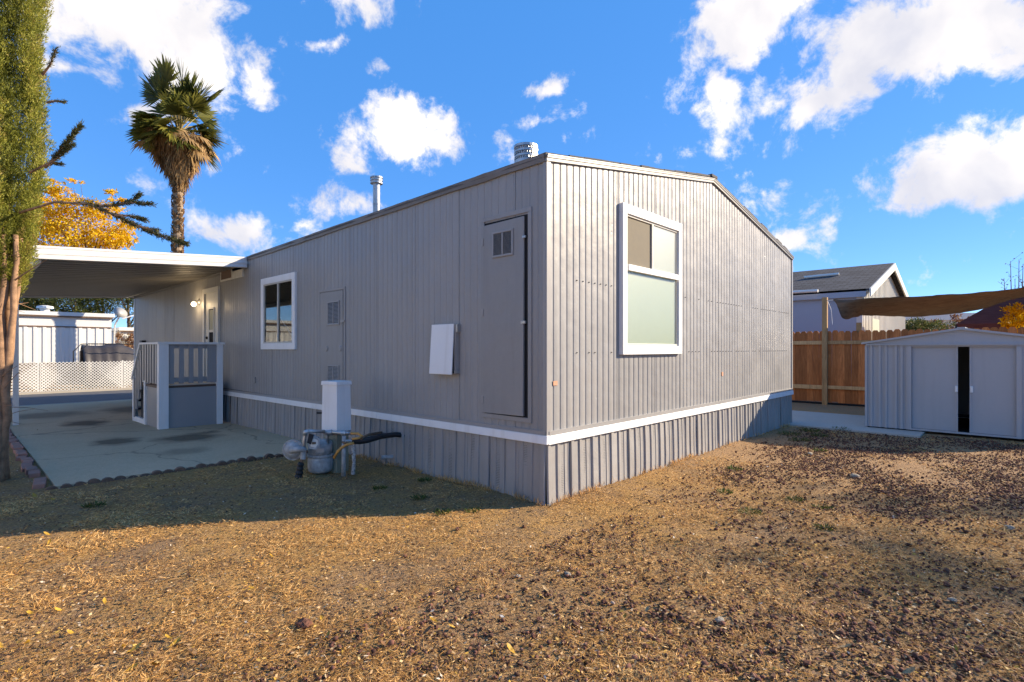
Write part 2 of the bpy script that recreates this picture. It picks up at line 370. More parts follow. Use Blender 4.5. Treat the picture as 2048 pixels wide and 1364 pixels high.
# ------------------------------------------------------------------ mesh helpers
class MB:
    def __init__(s): s.v = []; s.f = []
    def add(s, vs, fs):
        o = len(s.v); s.v += [tuple(v) for v in vs]; s.f += [tuple(i + o for i in f) for f in fs]; return s
    def box(s, x0, x1, y0, y1, z0, z1):
        return s.add([(x0, y0, z0), (x1, y0, z0), (x1, y1, z0), (x0, y1, z0), (x0, y0, z1), (x1, y0, z1), (x1, y1, z1), (x0, y1, z1)],
                     [(0, 3, 2, 1), (4, 5, 6, 7), (0, 1, 5, 4), (1, 2, 6, 5), (2, 3, 7, 6), (3, 0, 4, 7)])
    def hexa(s, p):   # 8 points, bottom ring then top ring
        return s.add(p, [(0, 3, 2, 1), (4, 5, 6, 7), (0, 1, 5, 4), (1, 2, 6, 5), (2, 3, 7, 6), (3, 0, 4, 7)])
    def prism(s, poly, d):   # polygon (3d points) extruded by vector d
        n = len(poly); d = Vector(d)
        return s.add(list(poly) + [tuple(Vector(p) + d) for p in poly],
                     [tuple(range(n))[::-1], tuple(range(n, 2 * n))] + [(i, (i + 1) % n, n + (i + 1) % n, n + i) for i in range(n)])
    def tube(s, pts, r, n=8, cap=True):
        pts = [Vector(p) for p in pts]; rs = r if isinstance(r, (list, tuple)) else [r] * len(pts)
        o = len(s.v); ref = None
        for i, p in enumerate(pts):
            t = (pts[min(i + 1, len(pts) - 1)] - pts[max(i - 1, 0)]).normalized()
            if ref is None: ref = t.orthogonal().normalized()
            a = (ref - t * ref.dot(t)).normalized(); b = t.cross(a); ref = a
            for k in range(n):
                th = 2 * math.pi * k / n; s.v.append(tuple(p + (a * math.cos(th) + b * math.sin(th)) * rs[i]))
        for i in range(len(pts) - 1):
            for k in range(n):
                s.f.append((o + i * n + k, o + i * n + (k + 1) % n, o + (i + 1) * n + (k + 1) % n, o + (i + 1) * n + k))
        if cap:
            s.f.append(tuple(o + k for k in range(n))[::-1]); s.f.append(tuple(o + (len(pts) - 1) * n + k for k in range(n)))
        return s
    def lathe(s, c, prof, axis=(0, 0, 1), n=18):   # prof: (r, h) along axis
        c = Vector(c); ax = Vector(axis).normalized()
        return s.tube([c + ax * h for r, h in prof], [max(r, .0005) for r, h in prof], n) if False else s._lathe(c, prof, ax, n)
    def _lathe(s, c, prof, ax, n):
        a = ax.orthogonal().normalized(); b = ax.cross(a); o = len(s.v)
        for r, h in prof:
            for k in range(n):
                th = 2 * math.pi * k / n; s.v.append(tuple(c + ax * h + (a * math.cos(th) + b * math.sin(th)) * max(r, .0005)))
        for i in range(len(prof) - 1):
            for k in range(n): s.f.append((o + i * n + k, o + i * n + (k + 1) % n, o + (i + 1) * n + (k + 1) % n, o + (i + 1) * n + k))
        s.f.append(tuple(o + k for k in range(n))[::-1]); s.f.append(tuple(o + (len(prof) - 1) * n + k for k in range(n)))
        return s
    def mesh(s, name, m):
        me = bpy.data.meshes.new(name); me.from_pydata(s.v, [], s.f); me.materials.append(m); me.update(); return me
def link(o, parent=None):
    COL.objects.link(o)
    if parent is not None:
        o.parent = parent
        if parent.type == 'EMPTY': o.matrix_parent_inverse = Matrix.Translation(-parent.location)
    return o
def obj(name, mb, m, parent=None, bevel=0, smooth=False, label=None, kind=None):
    me = mb.mesh(name, M[m] if isinstance(m, str) else m) if isinstance(mb, MB) else mb
    o = bpy.data.objects.new(name, me); link(o, parent)
    if bevel:
        b = o.modifiers.new('bevel', 'BEVEL'); b.width = bevel; b.segments = 2; b.limit_method = 'ANGLE'
    if smooth:
        me.shade_smooth() if hasattr(me, 'shade_smooth') else None
    if label: o['label'] = label
    if kind: o['kind'] = kind
    return o
def tag(o, label, cat, group=None):
    o['label'] = label; o['category'] = cat
    if group: o['group'] = group
    return o
def thing(name, loc, label, cat, group=None):
    e = bpy.data.objects.new(name, None); e.empty_display_size = .2; e.location = loc; COL.objects.link(e)
    return tag(e, label, cat, group)
def B(*a): return MB().box(*a)
def npmesh(name, v, f, m, rnd=None, nper=4):
    """v (N,3), f (K,nper) numpy arrays; rnd per face"""
    me = bpy.data.meshes.new(name); k = len(f)
    me.vertices.add(len(v)); me.vertices.foreach_set('co', v.astype(np.float32).ravel())
    me.loops.add(k * nper); me.loops.foreach_set('vertex_index', f.astype(np.int32).ravel())
    me.polygons.add(k); me.polygons.foreach_set('loop_start', np.arange(k, dtype=np.int32) * nper)
    me.update(calc_edges=True)
    if rnd is not None:
        a = me.attributes.new('rnd', 'FLOAT', 'FACE'); a.data.foreach_set('value', rnd.astype(np.float32))
    me.materials.append(M[m] if isinstance(m, str) else m); me.validate(); return me
def unit(a): return a / np.maximum(np.linalg.norm(a, axis=1, keepdims=True), 1e-9)
def leaves(name, P, D, L, W, m, rnd=None, N=None):
    """one diamond leaf for each point: base P, direction D, length L, width W"""
    n = len(P); D = unit(D)
    S = unit(np.cross(D, rng.normal(size=(n, 3)) if N is None else N))
    L = np.broadcast_to(L, (n,))[:, None]; W = np.broadcast_to(W, (n,))[:, None]
    v = np.stack([P, P + D * L * .5 + S * W * .5, P + D * L, P + D * L * .5 - S * W * .5], 1).reshape(-1, 3)
    return npmesh(name, v, np.arange(n * 4).reshape(n, 4), m, rng.random(n) if rnd is None else rnd)
def meshobj(name, me, parent=None, kind=None):
    o = bpy.data.objects.new(name, me); link(o, parent)
    if kind: o['kind'] = kind
    return o

# ------------------------------------------------------------------ ground
from mathutils import noise as mn
def zg(x, y): return -.011 * min(max(0., y - 6), 16.)
def lawn(x, y):
    """small relief of the yard, fading out where slabs lie"""
    k = min(1, max(0, (3.6 - y) / .8)) * min(1, max(0, (6.4 - x) / .8))
    if x < -3.2: k = max(k, min(1, (-3.2 - x) / .5))
    e = 1 - min(1, max(0, (max(abs(x), abs(y)) - 25) / 10))
    h = .035 * mn.noise((x * .8, y * .8, 3)) + .018 * mn.noise((x * 3, y * 3, 1)) + .007 * mn.noise((x * 11, y * 11, 5))
    return zg(x, y) + h * k * e - .012 * (1 - k)
def gz(x, y): return lawn(x, y)
n = 260
tt = np.linspace(-1, 1, n + 1); cs = np.sign(tt) * (9 * np.abs(tt) + 590 * np.abs(tt) ** 7)
gv = np.zeros(((n + 1) ** 2, 3)); q = 0
for j in range(n + 1):
    for i in range(n + 1):
        x, y = cs[i] - .5, cs[j] + .5; gv[q] = (x, y, lawn(x, y)); q += 1
ii, jj = np.meshgrid(np.arange(n), np.arange(n)); a = (jj * (n + 1) + ii).ravel()
gme = npmesh('ground', gv, np.stack([a, a + 1, a + n + 2, a + n + 1], 1), 'ground')
gme.shade_smooth()
o = meshobj('ground', gme, kind='structure')

# driveway, street, patio
def slab(name, m, x0, x1, ys, dz, kind='structure', th=.1):
    mb = MB()
    for a, b in zip(ys, ys[1:]):
        za, zb = zg(0, a) + dz, zg(0, b) + dz
        mb.add([(x0, a, za), (x1, a, za), (x1, b, zb), (x0, b, zb)], [(0, 1, 2, 3)])
    za, zb = zg(0, ys[0]) + dz, zg(0, ys[-1]) + dz
    mb.add([(x0, ys[0], za), (x1, ys[0], za), (x1, ys[0], za - th), (x0, ys[0], za - th)], [(0, 3, 2, 1)])
    for x in (x0, x1):
        k = len(mb.v); mb.v += [(x, y, zg(0, y) + dz) for y in ys] + [(x, y, zg(0, y) + dz - th) for y in ys]
        L = len(ys); mb.f += [(k + i, k + i + 1, k + L + i + 1, k + L + i) for i in range(L - 1)]
    return obj(name, mb, m, kind=kind)
slab('driveway', 'drive', -2.93, .05, [3.98, 6, 9, 12, 15.75], .012)
slab('street', 'asphalt', -90, 90, [15.75, 18, 21.3], .006)
slab('pavement', 'kerb', -90, 90, [21.3, 21.75], .07)
slab('kerb_strip', 'kerb', -90, 90, [15.66, 15.84], .016)
slab('street_verge', 'ground', -90, 90, [21.75, 22, 24], .03)
slab('patio', 'patio', 6.86, 9.3, [-1.95, .5, 3, 6, 16], .016)
slab('fence_bed', 'ground', 9.3, 12.5, [-8, 0, 3, 6], .02)

# ------------------------------------------------------------------ the mobile home
LW, EW, PITCH = 15.4, 7.2, .1
RX, RZ, EZ = 3.58, 3.70, 3.06
def sag(y): return -.015 * y
def gable(x): return EZ + (RZ - EZ) * (x / RX if x < RX else (EW - x) / (EW - RX))
home = thing('mobile_home', (0, 0, 0), 'grey ribbed metal mobile home with white trim band and low gable roof', 'mobile home')
side_P = lambda t, o, z: (-o, t, z)
end_P = lambda t, o, z: (t, -o, z)
def sheet(P, t0, t1, zb, zt, amp=1.0, phase=0.0):
    """corrugated sheet: rounded flutes parted by sharp grooves"""
    prof = [(0, -.010), (.10, .000), (.3, .0035), (.5, .005), (.7, .0035), (.9, 0)]
    ts = [t0]; os_ = [0.]
    k0 = int(math.floor((t0 + phase) / PITCH)) - 1
    for k in range(k0, k0 + int((t1 - t0) / PITCH) + 4):
        for (f, o) in prof:
            t = (k + f) * PITCH - phase
            if t0 < t < t1: ts.append(t); os_.append(o * amp)
    ts.append(t1); os_.append(0.)
    mb = MB(); rows = []
    for t, o in zip(ts, os_):
        top = zt(t); rows.append((len(mb.v))); mb.v += [P(t, o, zb), P(t, o, top)]
    for a, b in zip(rows, rows[1:]): mb.f.append((a, b, b + 1, a + 1))
    # turned edges so that the sheet has a thickness at its seams
    for r, t in ((rows[0], t0), (rows[-1], t1)):
        k = len(mb.v); mb.v += [P(t, -.012, zb), P(t, -.012, zt(t))]; mb.f.append((r, r + 1, k + 1, k))
    return mb
ZB = .63
sw = obj('side_wall', MB().hexa([(.02, .02, .0), (.2, .02, 0), (.2, LW, -.2), (.02, LW, -.2), (.02, .02, EZ), (.2, .02, EZ), (.2, LW, EZ + sag(LW)), (.02, LW, EZ + sag(LW))]), 'dark', home)
seams = [.03, .376, 1.178, 1.941, 2.739, 3.364, 4.255, 5.066]
while seams[-1] < LW - .9: seams.append(seams[-1] + .8)
seams.append(LW)
for a, b in zip(seams, seams[1:]):
    obj('siding_panel', sheet(side_P, a + .003, b - .003, ZB, lambda t: EZ + sag(t) + .03, .5, random.random() * .02), 'siding', sw)
ew = obj('end_wall', MB().prism([(.2, .02, 0), (EW - .02, .02, 0), (EW - .02, .02, EZ), (RX, .02, RZ), (.2, .02, EZ + .03)], (0, .16, 0)), 'dark', home)
for a, b in zip([.045, 1.16, 1.96, 2.62, 3.784, 4.6, 5.4, 6.3], [1.16, 1.96, 2.62, 3.784, 4.6, 5.4, 6.3, EW - .03]):
    obj('siding_panel', sheet(end_P, a + .003, b - .003, ZB, lambda t: gable(t) + .02, .6), 'siding', ew)
obj('rear_wall', MB().hexa([(7.0, .18, 0), (7.18, .18, 0), (7.18, LW, -.2), (7.0, LW, -.2), (7.0, .18, EZ), (7.18, .18, EZ), (7.18, LW, EZ + sag(LW)), (7.0, LW, EZ + sag(LW))]), 'siding', home)
obj('far_wall', MB().prism([(.2, LW - .1, -.2), (7.0, LW - .1, -.2), (7.0, LW - .1, EZ + sag(LW)), (RX, LW - .1, RZ + sag(LW)), (.2, LW - .1, EZ + sag(LW))], (0, .1, 0)), 'siding', home)
obj('floor_deck', B(.2, 7, .2, LW - .1, .5, .6), 'dark', home)
# screws in rows on the end wall
mb = MB()
for z in (1.36, 2.05):
    for k in range(4, 70):
        t = .05 + k * PITCH
        if 1.15 < t < 2.62 or random.random() < .25: continue
        mb.box(t - .004, t + .004, -.012, .0, z - .004, z + .004)
obj('screw_row', mb, 'dark', home, kind='stuff')
# skirting
def skirt_panel(P, t0, t1, z0a, z0b, ztop, seed):
    rr = random.Random(seed); w = t1 - t0
    j = lambda f: t0 + w * f + rr.uniform(-.004, .004)
    h = .017
    pts = [(t0, 0), (j(.02), h), (j(.13), h), (j(.15), 0), (j(.40), .0), (j(.42), h * .8), (j(.50), h * .8), (j(.52), 0)]
    perf = (j(.62), j(.78))
    pts += [(perf[0], 0), (perf[0] + .004, -.006), (perf[1] - .004, -.006), (perf[1], 0), (j(.90), 0), (j(.91), -.008), (j(.925), 0), (t1, 0)]
    mb, pf = MB(), MB(); bow = rr.uniform(-.004, .006); nz = 3
    for (ta, oa), (tb, ob) in zip(pts, pts[1:]):
        dst = pf if abs(oa + .006) < 1e-6 and abs(ob + .006) < 1e-6 else mb
        for k in range(nz):
            fa, fb = k / nz, (k + 1) / nz
            def Q(t, o, f):
                zb = z0a + (z0b - z0a) * (t - t0) / w
                return P(t, o + bow * math.sin(math.pi * f) + .012 * (1 - f), zb + (ztop(t) - zb) * f)
            dst.add([Q(ta, oa, fa), Q(tb, ob, fa), Q(tb, ob, fb), Q(ta, oa, fb)], [(0, 1, 2, 3)])
    return mb, pf
sk = obj('skirting', MB().box(.03, .06, .03, LW - .05, -.25, .54).box(.06, EW - .03, .03, .06, -.1, .54), 'dark', home)
def skirts(P, t0, t1, w, ztop, sd):
    n = int(round((t1 - t0) / w)); w = (t1 - t0) / n
    for k in range(n):
        a, b = t0 + k * w, t0 + (k + 1) * w
        za, zb = (-.08, -.08) if P is end_P else (zg(0, a) - .08, zg(0, b) - .08)
        mb, pf = skirt_panel(P, a, b, za, zb, ztop, sd + k)
        s = obj('skirt_panel', mb, 'skirt', sk)
        if a < 7: 
            p = bpy.data.objects.new('vent_strip', pf.mesh('vent_strip', M['perf'])); COL.objects.link(p); p.parent = sk
skirts(side_P, -.0, LW, .36, lambda t: .56 - .004 * t, 100)
skirts(end_P, .0, EW, .34, lambda t: .555, 300)
# white band with its joints, grey lip above
def zt(t): return -.005 * t
for a, b in ((-.03, 2.70), (2.704, 6.3), (6.304, 10.0), (10.004, LW)):
    obj('trim_board', MB().hexa([(-.032, a, .545 + zt(a)), (.02, a, .545 + zt(a)), (.02, b, .545 + zt(b)), (-.032, b, .545 + zt(b)), (-.027, a, .622 + zt(a)), (.02, a, .622 + zt(a)), (.02, b, .622 + zt(b)), (-.027, b, .622 + zt(b))]), 'white', home, .004)
for a, b in ((-.0, .405), (.409, 3.79), (3.794, EW)):
    obj('trim_board', MB().hexa([(a, -.034, .54), (b, -.034, .54), (b, .018, .54), (a, .018, .54), (a, -.028, .618), (b, -.028, .618), (b, .018, .618), (a, .018, .618)]), 'white', home, .004)
obj('bottom_rail', MB().hexa([(-.019, .0, .623), (.01, 0, .623), (.01, LW, .545), (-.019, LW, .545), (-.019, 0, .66), (.01, 0, .66), (.01, LW, .582), (-.019, LW, .582)]), 'trimgrey', home)
obj('bottom_rail', B(.02, EW, -.021, .01, .6205, .657), 'trimgrey', home)
# corner trims
obj('corner_trim', MB().box(-.012, .045, -.016, -.0, .62, EZ + .05).box(-.012, -.001, -.0005, .03, .62, EZ + .05), 'trimgrey', home, .003)
obj('corner_trim', B(EW - .04, EW + .008, -.016, .02, .62, EZ), 'trimgrey', home)
obj('corner_trim', B(-.016, .01, LW - .05, LW + .02, -.25, EZ + sag(LW)), 'white', home)
# side fascia: a slightly wavy metal band
mb = MB(); N = 60; rw = random.Random(3)
for k in range(N + 1):
    y = LW * k / N; w0, w1 = rw.uniform(-.006, .006), rw.uniform(-.006, .006)
    zb_, zt_ = EZ + .01 + sag(y) + w0, EZ + .078 + sag(y) + w1
    mb.v += [(-.022 + w1 * .6, y, zb_), (-.034 + w0 * .6, y, zt_), (.05, y, zt_ + .012), (.0, y, zb_ + .004)]
    if k:
        q = 4 * (k - 1); mb.f += [(q, q + 4, q + 5, q + 1), (q + 1, q + 5, q + 6, q + 2), (q + 3, q + 7, q + 4, q)]
mb.f.append((0, 1, 2, 3))
obj('eave_fascia', mb, 'fascia', home)
# roof slabs, rake flashing
roof = obj('roof', MB().hexa([(-.03, -.02, EZ + .045), (RX, -.02, RZ + .008), (RX, LW, RZ + .008 + sag(LW)), (-.03, LW, EZ + .045 + sag(LW)), (-.03, -.02, EZ + .082), (RX, -.02, RZ + .045), (RX, LW, RZ + .045 + sag(LW)), (-.03, LW, EZ + .082 + sag(LW))])
           .hexa([(RX, -.02, RZ + .008), (EW + .03, -.02, EZ + .028), (EW + .03, LW, EZ + .028 + sag(LW)), (RX, LW, RZ + .008 + sag(LW)), (RX, -.02, RZ + .045), (EW + .03, -.02, EZ + .065), (EW + .03, LW, EZ + .065 + sag(LW)), (RX, LW, RZ + .045 + sag(LW))]), 'roofedge', home)
def rake(name, m, y0, y1, za, zb):
    for (xa, xb, ga, gb) in ((-.02, RX, EZ + .03, RZ + .01), (RX, EW + .02, RZ + .01, EZ + .02)):
        obj(name, MB().hexa([(xa, y0, ga + za), (xb, y0, gb + za), (xb, y1, gb + za), (xa, y1, ga + za), (xa, y0, ga + zb), (xb, y0, gb + zb), (xb, y1, gb + zb), (xa, y1, ga + zb)]), m, home)
rake('rake_trim', 'rakegrey', -.026, .02, -.022, .006)
rake('rake_flashing', 'rakegrey', -.034, .02, .008, .026)
rake('drip_strip', 'trimgrey', -.040, .02, .028, .036)
mb = MB(); rw = random.Random(5); x = .3
while x < EW - .1:                                    # frayed shingle ends along the gable
    w = rw.uniform(.12, .3); g0 = gable(min(x, EW)) + .072; g1 = gable(min(x + w, EW)) + .072
    if not (x < RX < x + w):
        e = rw.uniform(.0, .02); y0 = -.02 - rw.uniform(0, .02)
        mb.hexa([(x, y0, g0 - .01), (x + w, y0, g1 - .01), (x + w, .25, g1), (x, .25, g0), (x, y0, g0 + .008 + e * .4), (x + w, y0, g1 + .008 + e * .3), (x + w, .25, g1 + .03), (x, .25, g0 + .03)])
    x += w
mb.box(RX - .10, RX + .08, -.045, .4, RZ + .05, RZ + .085)
obj('shingle_edge', mb, 'roofedge', roof, kind='stuff')
# roof pipes
def roofz(x, y): return EZ + .08 + (RZ - EZ - .03) * x / RX + sag(y)
def pipe_part(name, x, y, prof, m='galv', n=20):
    return obj(name, MB().lathe((x, y, 0), prof, n=n), m, roof)
x, y = .55, 3.62; z = roofz(x, y) + .02
fp = pipe_part('flue_pipe', x, y, [(.10, z - .02), (.10, z + .01), (.06, z + .05), (.05, z + .06), (.05, z + .26), (.054, z + .265), (.054, z + .28), (.05, z + .285), (.05, z + .56), (.088, z + .565), (.088, z + .585), (.074, z + .588), (.074, z + .603), (.088, z + .606), (.088, z + .625), (.074, z + .628), (.074, z + .64), (.09, z + .643), (.09, z + .66), (.02, z + .665)])
x, y = .42, .62; z = roofz(x, y) + .075
pr = [(.12, z - .04), (.12, z + .05), (.105, z + .055), (.105, z + .075), (.12, z + .08), (.12, z + .10), (.105, z + .105), (.105, z + .125), (.122, z + .13), (.122, z + .15), (.108, z + .155), (.108, z + .175), (.125, z + .18), (.125, z + .205), (.03, z + .215)]
pipe_part('roof_vent', x, y, pr, 'galv', 24)
mb = MB()
for k in range(26):
    for q, zz in enumerate((z + .06, z + .11, z + .16)):
        th = 2 * math.pi * (k + .5 * (q % 2)) / 26; c, s = math.cos(th), math.sin(th)
        mb.box(x + .114 * c - .006, x + .114 * c + .006, y + .114 * s - .006, y + .114 * s + .006, zz, zz + .014)
obj('vent_cage', mb, 'galv', roof, kind='stuff')
x, y = .6, 2.85; z = roofz(x, y)
pipe_part('vent_stub', x, y, [(.045, z - .05), (.045, z + .06), (.06, z + .065), (.06, z + .085), (.02, z + .10)], 'fascia')

# window builder: P maps (t, out, z); t0<t1
def frame_bars(name, P, t0, t1, z0, z1, w, o0, o1, m, parent, ws=None):
    wl, wr, wt, wb = ws or (w, w, w, w)
    def bar(a, b, c, d):
        p = [P(a, o0, c), P(b, o0, c), P(b, o1, c), P(a, o1, c), P(a, o0, d), P(b, o0, d), P(b, o1, d), P(a, o1, d)]
        return p
    out = None
    for i, r in enumerate(((t0, t1, z1 - wt, z1), (t0, t1, z0, z0 + wb), (t0, t0 + wl, z0 + wb, z1 - wt), (t1 - wr, t1, z0 + wb, z1 - wt))):
        obj(name, MB().hexa(bar(*r)), m, parent, .003)
def slabP(P, t0, t1, o0, o1, z0, z1):
    return MB().hexa([P(t0, o0, z0), P(t1, o0, z0), P(t1, o1, z0), P(t0, o1, z0), P(t0, o0, z1), P(t1, o0, z1), P(t1, o1, z1), P(t0, o1, z1)])
# side window (dark slider)
w1 = obj('window', slabP(side_P, 5.06, 6.15, -.016, .008, 1.50, 2.475), 'interior', home)
frame_bars('window_casing', side_P, 4.965, 6.26, 1.385, 2.575, .1, -.005, .036, 'white', w1)
frame_bars('window_frame', side_P, 5.06, 6.165, 1.48, 2.48, .03, .006, .03, 'alum', w1)
obj('mullion', slabP(side_P, 5.575, 5.61, .008, .032, 1.51, 2.45), 'alum', w1)
obj('pane', slabP(side_P, 5.09, 5.575, .013, .017, 1.51, 2.45), 'glass', w1)
obj('pane', slabP(side_P, 5.61, 6.135, .011, .015, 1.51, 2.45), 'glass', w1)
obj('security_bar', MB().tube([side_P(5.12, .0105, 1.60), side_P(5.55, .0105, 1.90)], .006, 6), 'white', w1)
# end window (big, pale glass)
w2 = obj('window', slabP(end_P, 1.29, 2.49, -.016, .008, 1.42, 2.84), 'interior', home)
frame_bars('window_casing', end_P, 1.205, 2.572, 1.335, 2.94, .09, -.005, .05, 'white', w2, (.085, .085, .1, .095))
frame_bars('window_frame', end_P, 1.29, 2.487, 1.425, 2.845, .028, .006, .032, 'alum', w2)
obj('window_rail', slabP(end_P, 1.316, 2.46, .010, .056, 2.235, 2.30), 'white', w2, .003)
obj('mullion', slabP(end_P, 1.845, 1.885, .010, .036, 2.30, 2.818), 'alum', w2)
obj('window_blind', slabP(end_P, 1.318, 2.459, .009, .013, 1.453, 2.235), 'blind', w2)
obj('window_blind', slabP(end_P, 1.885, 2.459, .009, .013, 2.30, 2.818), 'blind2', w2)
obj('insect_screen', slabP(end_P, 1.318, 1.845, .009, .018, 2.30, 2.818), 'screen', w2)
obj('pane', slabP(end_P, 1.318, 2.459, .019, .022, 1.453, 2.235), 'frost', w2)
obj('pane', slabP(end_P, 1.885, 2.459, .019, .022, 2.30, 2.818), 'frost', w2)

def louver(parent, P, t0, t1, z0, z1, n, o=.012, m='trimgrey'):
    lv = obj('louver', slabP(P, t0, t1, o, o + .003, z0, z1), 'dark', parent)
    frame_bars('louver_frame', P, t0 - .02, t1 + .02, z0 - .02, z1 + .02, .02, o - .004, o + .014, m, lv)
    c = (t0 + t1) / 2; obj('louver_bar', slabP(P, c - .008, c + .008, o, o + .013, z0, z1), m, lv)
    mb = MB(); st = (z1 - z0) / n
    for k in range(n):
        z = z0 + k * st
        mb.hexa([P(t0, o + .010, z), P(t1, o + .010, z), P(t1, o + .011, z + .001), P(t0, o + .011, z + .001), P(t0, o + .003, z + st * .6), P(t1, o + .003, z + st * .6), P(t1, o + .004, z + st * .65), P(t0, o + .004, z + st * .65)])
    obj('louver_slats', mb, m, lv, kind='stuff')
# tall water heater door at the corner
frame_bars('closet_frame', side_P, .165, .835, .715, 2.70, .045, -.004, .014, 'siding', home)
wd_ = obj('closet_door', MB().hexa([side_P(.252, .012, .775), side_P(.80, .008, .765), side_P(.80, .022, .765), side_P(.252, .036, .775), side_P(.252, .004, 2.625), side_P(.80, .006, 2.615), side_P(.80, .020, 2.615), side_P(.252, .02, 2.625)]), 'siding', home, .003)
obj('door_gap', slabP(side_P, .205, .80, -.003, .004, .76, 2.64), 'dark', home)
louver(wd_, side_P, .40, .64, 2.30, 2.51, 20, .021)
for z in (.86, 1.72, 2.42): obj('hinge', slabP(side_P, .79, .815, .006, .028, z, z + .07), 'trimgrey', wd_)
obj('latch', slabP(side_P, .222, .275, .02, .038, 1.63, 1.655), 'galv', wd_)
obj('latch', slabP(side_P, .222, .265, .02, .032, 2.42, 2.44), 'galv', wd_)
# furnace door
frame_bars('furnace_frame', side_P, 3.50, 4.24, .80, 2.235, .035, -.004, .013, 'siding', home)
fd = obj('furnace_door', slabP(side_P, 3.56, 4.20, .0, .012, .84, 2.19), 'siding', home, .003)
louver(fd, side_P, 3.66, 3.95, 1.745, 2.035, 16, .012); louver(fd, side_P, 3.67, 3.95, .93, 1.15, 12, .012)
for y in (3.62, 4.0):
    obj('knob', MB().lathe(side_P(y, .012, 1.40), [(.045, 0), (.045, .004), (.035, .006), (.03, .012)], (-1, 0, 0), 14), 'siding', fd)
obj('latch', slabP(side_P, 3.50, 3.60, .013, .03, 1.755, 1.785), 'trimgrey', fd)
# white flap of the exhaust hood, hanging out at the bottom
hd = obj('vent_hood', slabP(side_P, 1.180, 1.540, -.005, .05, 1.15, 1.655), 'trimgrey', home)
obj('hood_flap', MB().hexa([side_P(1.195, .082, 1.125), side_P(1.570, .082, 1.125), side_P(1.570, .095, 1.128), side_P(1.195, .095, 1.128), side_P(1.195, .052, 1.655), side_P(1.560, .052, 1.655), side_P(1.560, .066, 1.658), side_P(1.195, .066, 1.658)]), 'white', hd, .004)
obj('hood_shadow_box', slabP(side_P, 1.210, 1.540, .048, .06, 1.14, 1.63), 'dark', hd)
obj('hood_bracket', MB().box(-.07, -.0, 1.168, 1.176, 1.14, 1.17).box(-.05, -.0, 1.155, 1.176, 1.570, 1.655), 'galv', hd)
obj('outlet_cover', slabP(side_P, 6.55, 6.63, .0, .022, .80, .90), 'siding', home)
# small roof-level vent under the carport
v = obj('wall_vent', slabP(side_P, 7.10, 8.24, .0, .03, 2.70, 2.93), 'offwhite', home)
obj('vent_opening', slabP(side_P, 7.62, 8.18, .028, .034, 2.73, 2.90), 'nbtrim', v)
frame_bars('vent_rim', side_P, 7.60, 8.20, 2.71, 2.92, .02, .03, .042, 'offwhite', v)
# front door
dr = obj('front_door', slabP(side_P, 8.45, 9.17, -.004, .012, .74, 2.53), 'offwhite', home)
frame_bars('door_casing', side_P, 8.34, 9.28, .70, 2.63, .10, -.004, .04, 'offwhite', dr, (.1, .1, .1, .04))
obj('door_window', slabP(side_P, 8.66, 8.92, .01, .016, 1.35, 2.2), 'dark', dr)
obj('pane', slabP(side_P, 8.68, 8.90, .018, .021, 1.78, 2.18), 'blind2', dr)
obj('window_bar', slabP(side_P, 8.64, 8.94, .016, .03, 1.73, 1.78), 'offwhite', dr)
frame_bars('door_window_frame', side_P, 8.63, 8.95, 1.32, 2.23, .03, .012, .028, 'offwhite', dr)
obj('handle', MB().lathe(side_P(9.06, .012, 1.48), [(.03, 0), (.03, .01), (.012, .02), (.012, .05), (.03, .06), (.028, .09), (.01, .1)], (-1, 0, 0), 12), 'black', dr)
obj('deadbolt', MB().lathe(side_P(9.06, .012, 1.62), [(.028, 0), (.028, .015), (.02, .03)], (-1, 0, 0), 12), 'black', dr)
# tags left on the end wall
obj('paper_tag', slabP(end_P, .09, .15, .006, .009, 1.065, 1.105), 'tag', home)
obj('paper_tag', slabP(end_P, 3.90, 3.95, .006, .009, 1.01, 1.065), 'tag', home)
obj('mailbox', slabP(side_P, 14.1, 14.35, .0, .1, 1.3, 1.62), 'black', home, .01)
# porch lamp
pl = thing('porch_lamp', (-.06, 9.60, 2.3), 'small lit wall lamp glowing beside the cream front door', 'lamp')
obj('lamp_base', MB().lathe((0, 9.60, 2.40), [(.06, -.005), (.06, .012), (.03, .03)], (-1, 0, 0), 14), 'galv', pl)
obj('lamp_arm', MB().tube([(-.02, 9.6, 2.40), (-.08, 9.6, 2.42), (-.11, 9.6, 2.40)], .012, 8), 'galv', pl)
obj('lamp_globe', MB().lathe((-.11, 9.6, 2.385), [(.025, 0), (.042, -.02), (.048, -.05), (.036, -.08), (.015, -.09)], (0, 0, 1), 16), 'bulb', pl, smooth=True)
ld = bpy.data.lights.new('porch_lamp_light', 'POINT'); ld.energy = 3.5; ld.color = (1, .8, .55); ld.shadow_soft_size = .06
lo = bpy.data.objects.new('porch_lamp_light', ld); lo.location = (-.24, 9.6, 2.32); COL.objects.link(lo)

